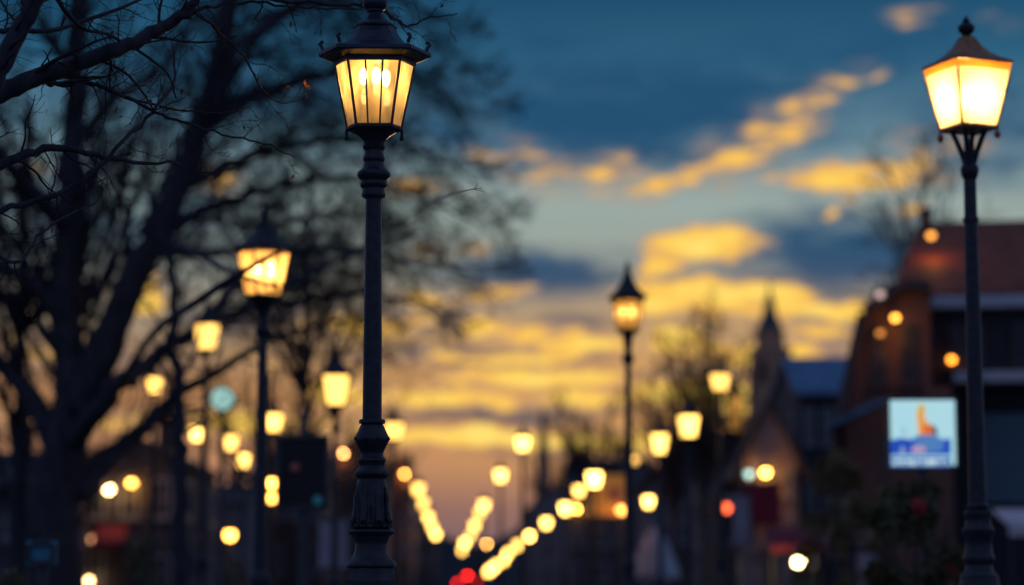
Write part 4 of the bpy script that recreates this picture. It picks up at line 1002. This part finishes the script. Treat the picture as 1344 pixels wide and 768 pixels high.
# ------------------------------------------------------------------ signs
def lit_sign():
    d = 22.0; k = d/FPX; p = at(1211, 568, d); g = gz(d)+.1; r = empty('lit_sign', (p.x, d, g)); r.rotation_euler.z = math.radians(-3)
    tag(r, 'square backlit sign with orange figure over a blue band, beside the right lamp', 'sign')
    zc = p.z-g; w, h = 93*k, 94*k; Z = lambda py: zc+(568-py)*k; X = lambda q: (q-1211)*k
    bm = bmesh.new(); tube_bm(bm, [(0, .09, 0), (0, .09, zc-h*.2)], .035, 12); box(bm, (0, .09, .01), (.25, .25, .02)); obj('post', bm, POSTM, r)
    bm = bmesh.new(); box(bm, (0, .04, zc), (w, .10, h), bev=.012); obj('sign_box', bm, POSTM, r)
    P_ = lambda name, m, parts: None
    bm = bmesh.new(); box(bm, (0, -.012, zc), (w-.06, .012, h-.06), bev=.004); face = obj('sign_face', bm, emis('white_backlit_face', (.44, .74, .78), .86), r)
    y = -.0205
    def flat(name, polys, m, dy=0):
        bm = bmesh.new()
        for poly in polys:
            a = [bm.verts.new((X(u), y-dy, Z(v))) for u, v in poly]; b2 = [bm.verts.new((X(u), y-dy+.0022, Z(v))) for u, v in poly]
            bm.faces.new(a); n = len(a)
            for i in range(n): bm.faces.new((a[i], a[(i+1) % n], b2[(i+1) % n], b2[i]))
        return obj(name, bm, m, face)
    rc = lambda a, b, c, e: [(a, b), (c, b), (c, e), (a, e)]
    flat('blue_band', [[(1168, 578), (1182, 575), (1196, 577), (1206, 571), (1226, 571), (1236, 577), (1247, 576), (1247, 597), (1168, 597)]], emis('blue_backlit_film', (.008, .075, .46), .85))
    flat('grey_blue_shape', [[(1200, 577), (1210, 571), (1226, 572), (1238, 580), (1236, 592), (1218, 594), (1198, 588)]], emis('pale_blue_backlit_film', (.10, .26, .58), .7), .0025)
    flat('figure_dark_shape', [[(1216, 562), (1222, 557), (1229, 563), (1230, 570), (1216, 571)]], emis('dark_backlit_film', (.05, .03, .09), .5), .002)  # dark film piece set behind the figure
    flat('figure', [[(1205, 571), (1204, 556), (1203, 545), (1204, 537), (1208, 531), (1213, 532), (1215, 538), (1213, 546), (1216, 553), (1222, 559), (1224, 566), (1222, 571)]], emis('orange_backlit_film', (.95, .42, .07), .75), .004)
    flat('figure_head', [[(1205, 541), (1205, 534), (1208, 530), (1212, 531), (1214, 537), (1212, 543), (1208, 545)]], emis('yellow_backlit_film', (.80, .55, .05), .7), .006)
    flat('figure_sash', [[(1210, 560), (1218, 557), (1223, 563), (1222, 570), (1212, 570)]], emis('red_orange_backlit_film', (.95, .16, .03), .7), .006)
    gf_ = emis('grey_backlit_film', (.45, .55, .68), .6)
    flat('small_emblem', [[(1183, 566), (1186, 560), (1189, 566), (1187, 570), (1184, 570)]], gf_, .002); flat('small_emblem', [[(1180, 592), (1184, 585), (1188, 593), (1184, 596.5)]], gf_, .002)
    flat('band_lettering', [rc(1196, 587, 1201, 594), rc(1202, 586, 1207, 594), rc(1208, 587, 1213, 594)], emis('pink_backlit_lettering', (.80, .45, .55), .7), .005)
    R = random.Random(5); bars = []; q = 1170.0
    while q < 1243:
        w_ = R.uniform(2.2, 4.4); bars.append(rc(q, 603+R.uniform(-.6, .6), q+w_*.45, 611)); bars.append(rc(q+w_*.45, 603 if R.random() < .5 else 607.6, q+w_, 605.2 if R.random() < .5 else 610.6)); q += w_+R.choice((1.1, 1.1, 1.1, 3.2))
    flat('foot_lettering', bars, emis('foot_lettering_film', (.80, .97, .95), .78), .005)
    flat('foot_strip', [rc(1168, 600, 1247, 613.2)], emis('foot_strip_film', (.02, .14, .42), .7), 0)
lit_sign()

def board(name, label, px0, py0, px1, py1, d, m, post=True, cat='sign', t=.05, extra=None):
    k = d/FPX; g = gz(d)+.05; p = at((px0+px1)/2, (py0+py1)/2, d); r = empty(name, (p.x, d, g)); tag(r, label, cat)
    zc = p.z-g; w, h = (px1-px0)*k, (py1-py0)*k
    bm = bmesh.new(); box(bm, (0, 0, zc), (w, t, h), bev=.012); obj('panel', bm, m, r)
    bm = bmesh.new()
    for s in (-1, 1): box(bm, (s*(w/2-.02), -t/2-.012, zc), (.04, .02, h-.05)); box(bm, (0, -t/2-.013, zc+s*(h/2-.02)), (w-.09, .02, .04))
    obj('panel_frame', bm, POSTM, r)
    bm = bmesh.new(); tube_bm(bm, [(0, t/2+.045, 0), (0, t/2+.045, zc+h*.5+.02)], .042, 12); box(bm, (0, t/2+.045, .015), (.26, .26, .03)); obj('post', bm, POSTM, r)
    if extra: extra(r, zc, w, h, k, t)
    return r
def tl_extra(r, zc, w, h, k, t):
    for dx, dy, col, st, nm in ((20*k, -37*k, (.02, .55, .50), .035, 'green_lens'), (-10*k, 6*k, (.5, .08, .04), .02, 'red_lens')):
        bm = bmesh.new(); lathe(bm, [(6*k, 0), (6*k, .02), (4*k, .035)], 14); bmesh.ops.transform(bm, matrix=Matrix.Translation((dx, -t/2, zc+dy)) @ Matrix.Rotation(math.pi/2, 4, 'X'), verts=bm.verts)
        obj(nm, bm, emis(nm+'_glow', col, st), r)
    bm = bmesh.new(); lathe(bm, [(.05, zc+h/2+.02), (.035, zc+h/2+.14), (.06, zc+h/2+.17), (.03, zc+h/2+.22), (.005, zc+h/2+.32)], 10, 0, t/2+.045); obj('finial', bm, POSTM, r)
board('signal_board', 'black square board on a post between two lamps left of the sharp post', 363, 571, 432, 669, 24, BOARD, extra=tl_extra)
board('notice_board', 'pale upright notice board low beside the sharp lamp post', 415, 680, 460, 748, 36, BOARDW)
board('notice_board', 'small teal board low in front of the thick tree trunk', 35, 710, 75, 742, 17.5, BOARDT)
board('shop_board', 'tall pale board below the small orange-red light', 948, 648, 986, 716, 58, BOARDW)
def amber_sign():
    d = 70; k = d/FPX; g = gz(d); p = at(799, 650, d); r = empty('amber_sign', (p.x, d, g)); tag(r, 'dim amber sign box behind the slim dark lamp post', 'sign')
    zc = p.z-g; w, h = 54*k, 56*k
    bm = bmesh.new()
    for s in (-1, 1): tube_bm(bm, [(s*w*.3, .12, 0), (s*w*.3, .12, zc+h*.4)], .05, 10)
    obj('post', bm, POSTM, r)
    bm = bmesh.new(); box(bm, (0, .04, zc), (w, .14, h), bev=.03); obj('sign_box', bm, POSTM, r)
    bm = bmesh.new(); box(bm, (0, -.036, zc), (w-.08, .014, h-.08)); obj('sign_face', bm, emis('amber_backlit_face', (.9, .36, .02), .17), r)
    bm = bmesh.new(); lathe(bm, [(w*.2, 0), (w*.2, .012)], 20); bmesh.ops.transform(bm, matrix=Matrix.Translation((w*.12, -.043, zc+.02)) @ Matrix.Rotation(math.pi/2, 4, 'X'), verts=bm.verts); obj('round_mark', bm, emis('brown_backlit_disc', (.3, .06, .02), .3), r)
amber_sign()
def banner(name, label, px0, py0, px1, py1, d, m):
    k = d/FPX; p = at((px0+px1)/2, py0, d); r = empty(name, p); tag(r, label, 'banner'); w = (px1-px0)*k; h = (py1-py0)*k
    V_, F_ = [], []; nx, nz_ = 10, 8
    for j in range(nz_+1):
        for i in range(nx+1): V_.append((-w/2+w*i/nx, .05*math.sin(i*.9+j*.3)*j/nz_, -h*j/nz_))
    for j in range(nz_):
        for i in range(nx): a = j*(nx+1)+i; F_.append((a, a+1, a+nx+2, a+nx+1))
    o = raw('cloth', V_, F_, m, r, True); so_ = o.modifiers.new('thick', 'SOLIDIFY'); so_.thickness = .012
    bm = bmesh.new(); tube_bm(bm, [(-w/2-.1, 0, .02), (w/2+.1, 0, .02)], .03, 8)
    for s in (-1, 1): tube_bm(bm, [(s*w*.4, 0, .02), (s*w*.4, .9, .02)], .02, 8)
    obj('rod', bm, POSTM, r)
banner('wall_banner', 'wide crimson banner on the pink gabled house under two lamps', 972, 634, 1024, 690, 73.1, CANVR)
def awning(name, label, px0, px1, pyt, pyb, d, m, proj=1.2, valance=.18):
    k = d/FPX; p = at((px0+px1)/2, pyt, d); r = empty(name, p); tag(r, label, 'awning', 'shop awnings'); w = (px1-px0)*k; h = (pyb-pyt)*k
    bm = bmesh.new(); a = [(0, 0), (-proj, -h), (-proj, -h-.03), (0, -.04)]
    prism(bm, a, -w/2, w/2); bmesh.ops.transform(bm, matrix=Matrix.Rotation(math.pi/2, 4, 'Z') @ Matrix.Diagonal((1, -1, 1, 1)), verts=bm.verts)
    obj('canopy', bm, m, r)
    bm = bmesh.new(); n = max(4, int(w/.25))
    for i in range(n): box(bm, (-w/2+w*(i+.5)/n, -proj-.012, -h-.02-valance/2+(.02 if i % 2 else 0)), (w/n-.006, .014, valance-(.04 if i % 2 else 0)))
    obj('valance', bm, m, r)
    for s in (-1, 1):
        bm = bmesh.new(); tube_bm(bm, [(s*(w/2-.05), 0, -h-.4), (s*(w/2-.05), -proj+.03, -h-.05)], .016, 8); obj('strut', bm, POSTM, r)
        bm = bmesh.new(); tube_bm(bm, [(s*(w/2-.05), -proj+.05, -h-.04), (s*(w/2-.05), -proj+.05, gz(d)-p.z)], .022, 8); obj('support', bm, POSTM, r)
awning('shop_awning', 'white awning at the right picture edge, right of the lamp post', 1302, 1420, 668, 690, 40, CANVW, 1.3)
awning('shop_awning', 'crimson awning with pale light on it, above the bright low lamp', 1002, 1062, 694, 716, 62, CANVR, 1.6)
awning('shop_awning', 'brown awning beneath the olive shrub, right of the bright low lamp', 1066, 1142, 690, 716, 33, CANVB, 1.2)
awning('shop_awning', 'crimson awning low on the dark house right of the thick trunk', 128, 168, 690, 712, 71.8, CANVR, 1.0)
def kiosk():
    d = 31.5; k = d/FPX; g = gz(d); r = empty('kiosk_column', (xat(1136, d), d, g)); tag(r, 'low pale column with pink and blue sides, bottom edge beside brown awning', 'column')
    h = zat(724, d)-g
    bm = bmesh.new(); box(bm, (-7*k, 0, h/2), (14*k, .3, h), bev=.02); obj('pink_panel', bm, CANVP, r)
    bm = bmesh.new(); box(bm, (8*k, 0, h/2-.02), (15.5*k, .28, h-.04), bev=.02); obj('blue_panel', bm, CANVU, r)
    bm = bmesh.new(); box(bm, (0, 0, h+.04), (32*k, .36, .07), bev=.015); obj('cap', bm, POSTM, r)
kiosk()
def parasol():
    d = 64; k = d/FPX; g = gz(d); r = empty('parasol', (xat(858, d), d, g)); tag(r, 'pale pink and blue cafe parasol low right of the slim lamp post', 'parasol')
    z1 = zat(688, d)-g; z0 = zat(752, d)-g; n = 8
    for nm, m, idx in (('pink_canopy', CANVP, (3, 4, 5)), ('blue_canopy', CANVU, (6, 7, 0, 1, 2))):
        bm = bmesh.new()
        for i in idx:
            a0, a1 = i*math.pi/4, (i+1)*math.pi/4; prev = None
            for q, z in ((.02, z1), (.5, z1-(z1-z0)*.34), (1.0, z0+.02), (1.0, z0-.12)):
                R_ = 33*k*q; vs = [bm.verts.new((R_*math.cos(a), R_*math.sin(a), z-(.0 if a in (a0, a1) else .02))) for a in (a0, (a0+a1)/2, a1)]
                if prev: bm.faces.new((prev[0], prev[1], vs[1], vs[0])); bm.faces.new((prev[1], prev[2], vs[2], vs[1]))
                prev = vs
        o = obj(nm, bm, m, r); so_ = o.modifiers.new('thick', 'SOLIDIFY'); so_.thickness = .01
    bm = bmesh.new(); lathe(bm, [(.3, 0), (.3, .06), (.04, .09), (.028, .3), (.028, z1+.02), (.04, z1+.05), (.01, z1+.12)], 12); obj('pole', bm, POSTM, r)
parasol()
def clock():
    d = 36; k = d/FPX; p = at(293, 524, d); g = gz(d)+.1; r = empty('street_clock', (p.x, d, g)); tag(r, 'round lit teal clock on a post among the lanterns at the left', 'clock'); zc = p.z-g; R_ = 15*k
    rot = Matrix.Translation((0, 0, zc)) @ Matrix.Rotation(math.pi/2, 4, 'X')
    bm = bmesh.new(); lathe(bm, [(R_*1.1, -.09), (R_*1.18, -.06), (R_*1.18, .06), (R_*1.1, .09), (R_*1.0, .09), (R_*1.0, .07)], 32); bmesh.ops.transform(bm, matrix=rot, verts=bm.verts); obj('case', bm, IRON2, r, True)
    bm = bmesh.new(); lathe(bm, [(R_*.99, .06), (R_*.99, .092)], 32); bmesh.ops.transform(bm, matrix=rot, verts=bm.verts); f = obj('dial', bm, emis('teal_dial_glow', (.34, .62, .55), 1.05), r)
    for ang, l, w_ in ((math.radians(-35), .62, .07), (math.radians(110), .82, .05)):
        bm = bmesh.new(); box(bm, (0, l*R_/2, .104), (w_*R_*2, l*R_, .008)); bmesh.ops.transform(bm, matrix=rot @ Matrix.Rotation(ang, 4, 'Z'), verts=bm.verts); obj('hand', bm, BOARD, f)
    bm = bmesh.new()
    for i in range(12): 
        a = i*math.pi/6; box(bm, (math.sin(a)*R_*.88, math.cos(a)*R_*.88, .1), (.012, .012, .004))
    bmesh.ops.transform(bm, matrix=rot, verts=bm.verts); obj('hour_mark', bm, BOARD, f)
    bm = bmesh.new(); lathe(bm, [(.15, 0), (.15, .3), (.09, .4), (.075, 1.2), (.055, 1.3), (.045, zc-R_*1.3), (.07, zc-R_*1.22), (.05, zc-R_*1.14)], 14); obj('post', bm, POSTM, r, True)
clock()
def traffic_light():
    d = 50; k = d/FPX; p = at(953, 667, d); g = gz(d)+.1; r = empty('traffic_light', (p.x, d, g)); tag(r, 'small traffic light showing orange-red below the dark-capped lantern', 'traffic light'); zc = p.z-g
    bm = bmesh.new(); lathe(bm, [(.1, 0), (.1, .05), (.05, .07), (.05, zc-.62)], 12); obj('post', bm, POSTM, r)
    bm = bmesh.new(); box(bm, (0, .06, zc-.26), (.28, .18, .78), bev=.03); obj('signal_head', bm, BOARD, r)
    for i, (col, st) in enumerate((((1, .13, .04), 5), ((.12, .07, .01), .02), ((.01, .08, .05), .02))):
        z = zc-.24*i
        bm = bmesh.new(); lathe(bm, [(.09, 0), (.085, .02), (.05, .035)], 16); bmesh.ops.transform(bm, matrix=Matrix.Translation((0, -.03, z)) @ Matrix.Rotation(math.pi/2, 4, 'X'), verts=bm.verts); ln = obj('lens', bm, emis('signal_lens', col, st), r, True)
        bm = bmesh.new(); pts = [(.105*math.cos(a), -.03, z+.105*math.sin(a)) for a in [math.pi*q/8 for q in range(9)]]
        for q in range(8): 
            a_, b_ = pts[q], pts[q+1]; bm.faces.new([bm.verts.new(v) for v in (a_, b_, (b_[0], -.17, b_[2]), (a_[0], -.17, a_[2]))])
        obj('hood', bm, BOARD, ln)
traffic_light()

# ------------------------------------------------------------------ car far down the street
def car():
    d = 190; g = gz(d)+.01; p = at(612.5, 757, d); r = empty('parked_car', (p.x, d, g)); tag(r, 'distant car with red tail lights at the foot of the lamp rows', 'car')
    prof = [(0, .35), (.02, .78), (.12, .98), (.45, 1.02), (1.0, 1.42), (1.35, 1.47), (2.4, 1.45), (3.2, 1.02), (4.05, .88), (4.25, .7), (4.28, .35)]
    bm = bmesh.new(); n = len(prof); rings = []
    for x, ins in ((-.86, .06), (-.88, 0), (.88, 0), (.86, .06)):
        rings.append([(x*(1 if z < 1.03 else .84), y, z-(ins if z > .5 else 0)) for y, z in prof])
    loft(bm, rings); obj('body', bm, CARP, r, True)
    bm = bmesh.new(); box(bm, (0, .72, 1.23), (1.36, .03, .30)); bmesh.ops.rotate(bm, cent=(0, .72, 1.23), matrix=Matrix.Rotation(math.radians(-52), 3, 'X'), verts=bm.verts); obj('rear_window', bm, GLASS, r)
    for s in (-1, 1):
        bm = bmesh.new(); box(bm, (s*.755, 1.75, 1.22), (.02, 1.3, .28)); obj('side_window', bm, GLASS, r)
        bm = bmesh.new(); box(bm, (s*.76, -.005, .86), (.22, .05, .17), bev=.02); obj('tail_light', bm, emis('tail_light_glow', (1, .018, .012), 14), r)
        for y in (.8, 3.45):
            bm = bmesh.new(); lathe(bm, [(.22, -.1), (.31, -.1), (.32, -.07), (.32, .07), (.31, .1), (.22, .1)], 20); bmesh.ops.transform(bm, matrix=Matrix.Translation((s*.80, y, .32)) @ Matrix.Rotation(math.pi/2, 4, 'Y'), verts=bm.verts); wh = obj('wheel', bm, TYRE, r, True)
            bm = bmesh.new(); lathe(bm, [(.2, -.104), (.2, .104)], 16); bmesh.ops.transform(bm, matrix=Matrix.Translation((s*.80, y, .32)) @ Matrix.Rotation(math.pi/2, 4, 'Y'), verts=bm.verts); obj('rim', bm, RIM, wh)
    bm = bmesh.new(); box(bm, (0, .93, 1.44), (.42, .05, .07)); obj('brake_light', bm, emis('brake_light_glow', (1, .018, .012), 42), r)
    bm = bmesh.new(); box(bm, (0, -.03, .42), (1.7, .12, .2), bev=.03); obj('bumper', bm, TYRE, r)
    bm = bmesh.new(); box(bm, (0, -.012, .72), (.52, .02, .12)); obj('number_plate', bm, WHITE, r)
car()
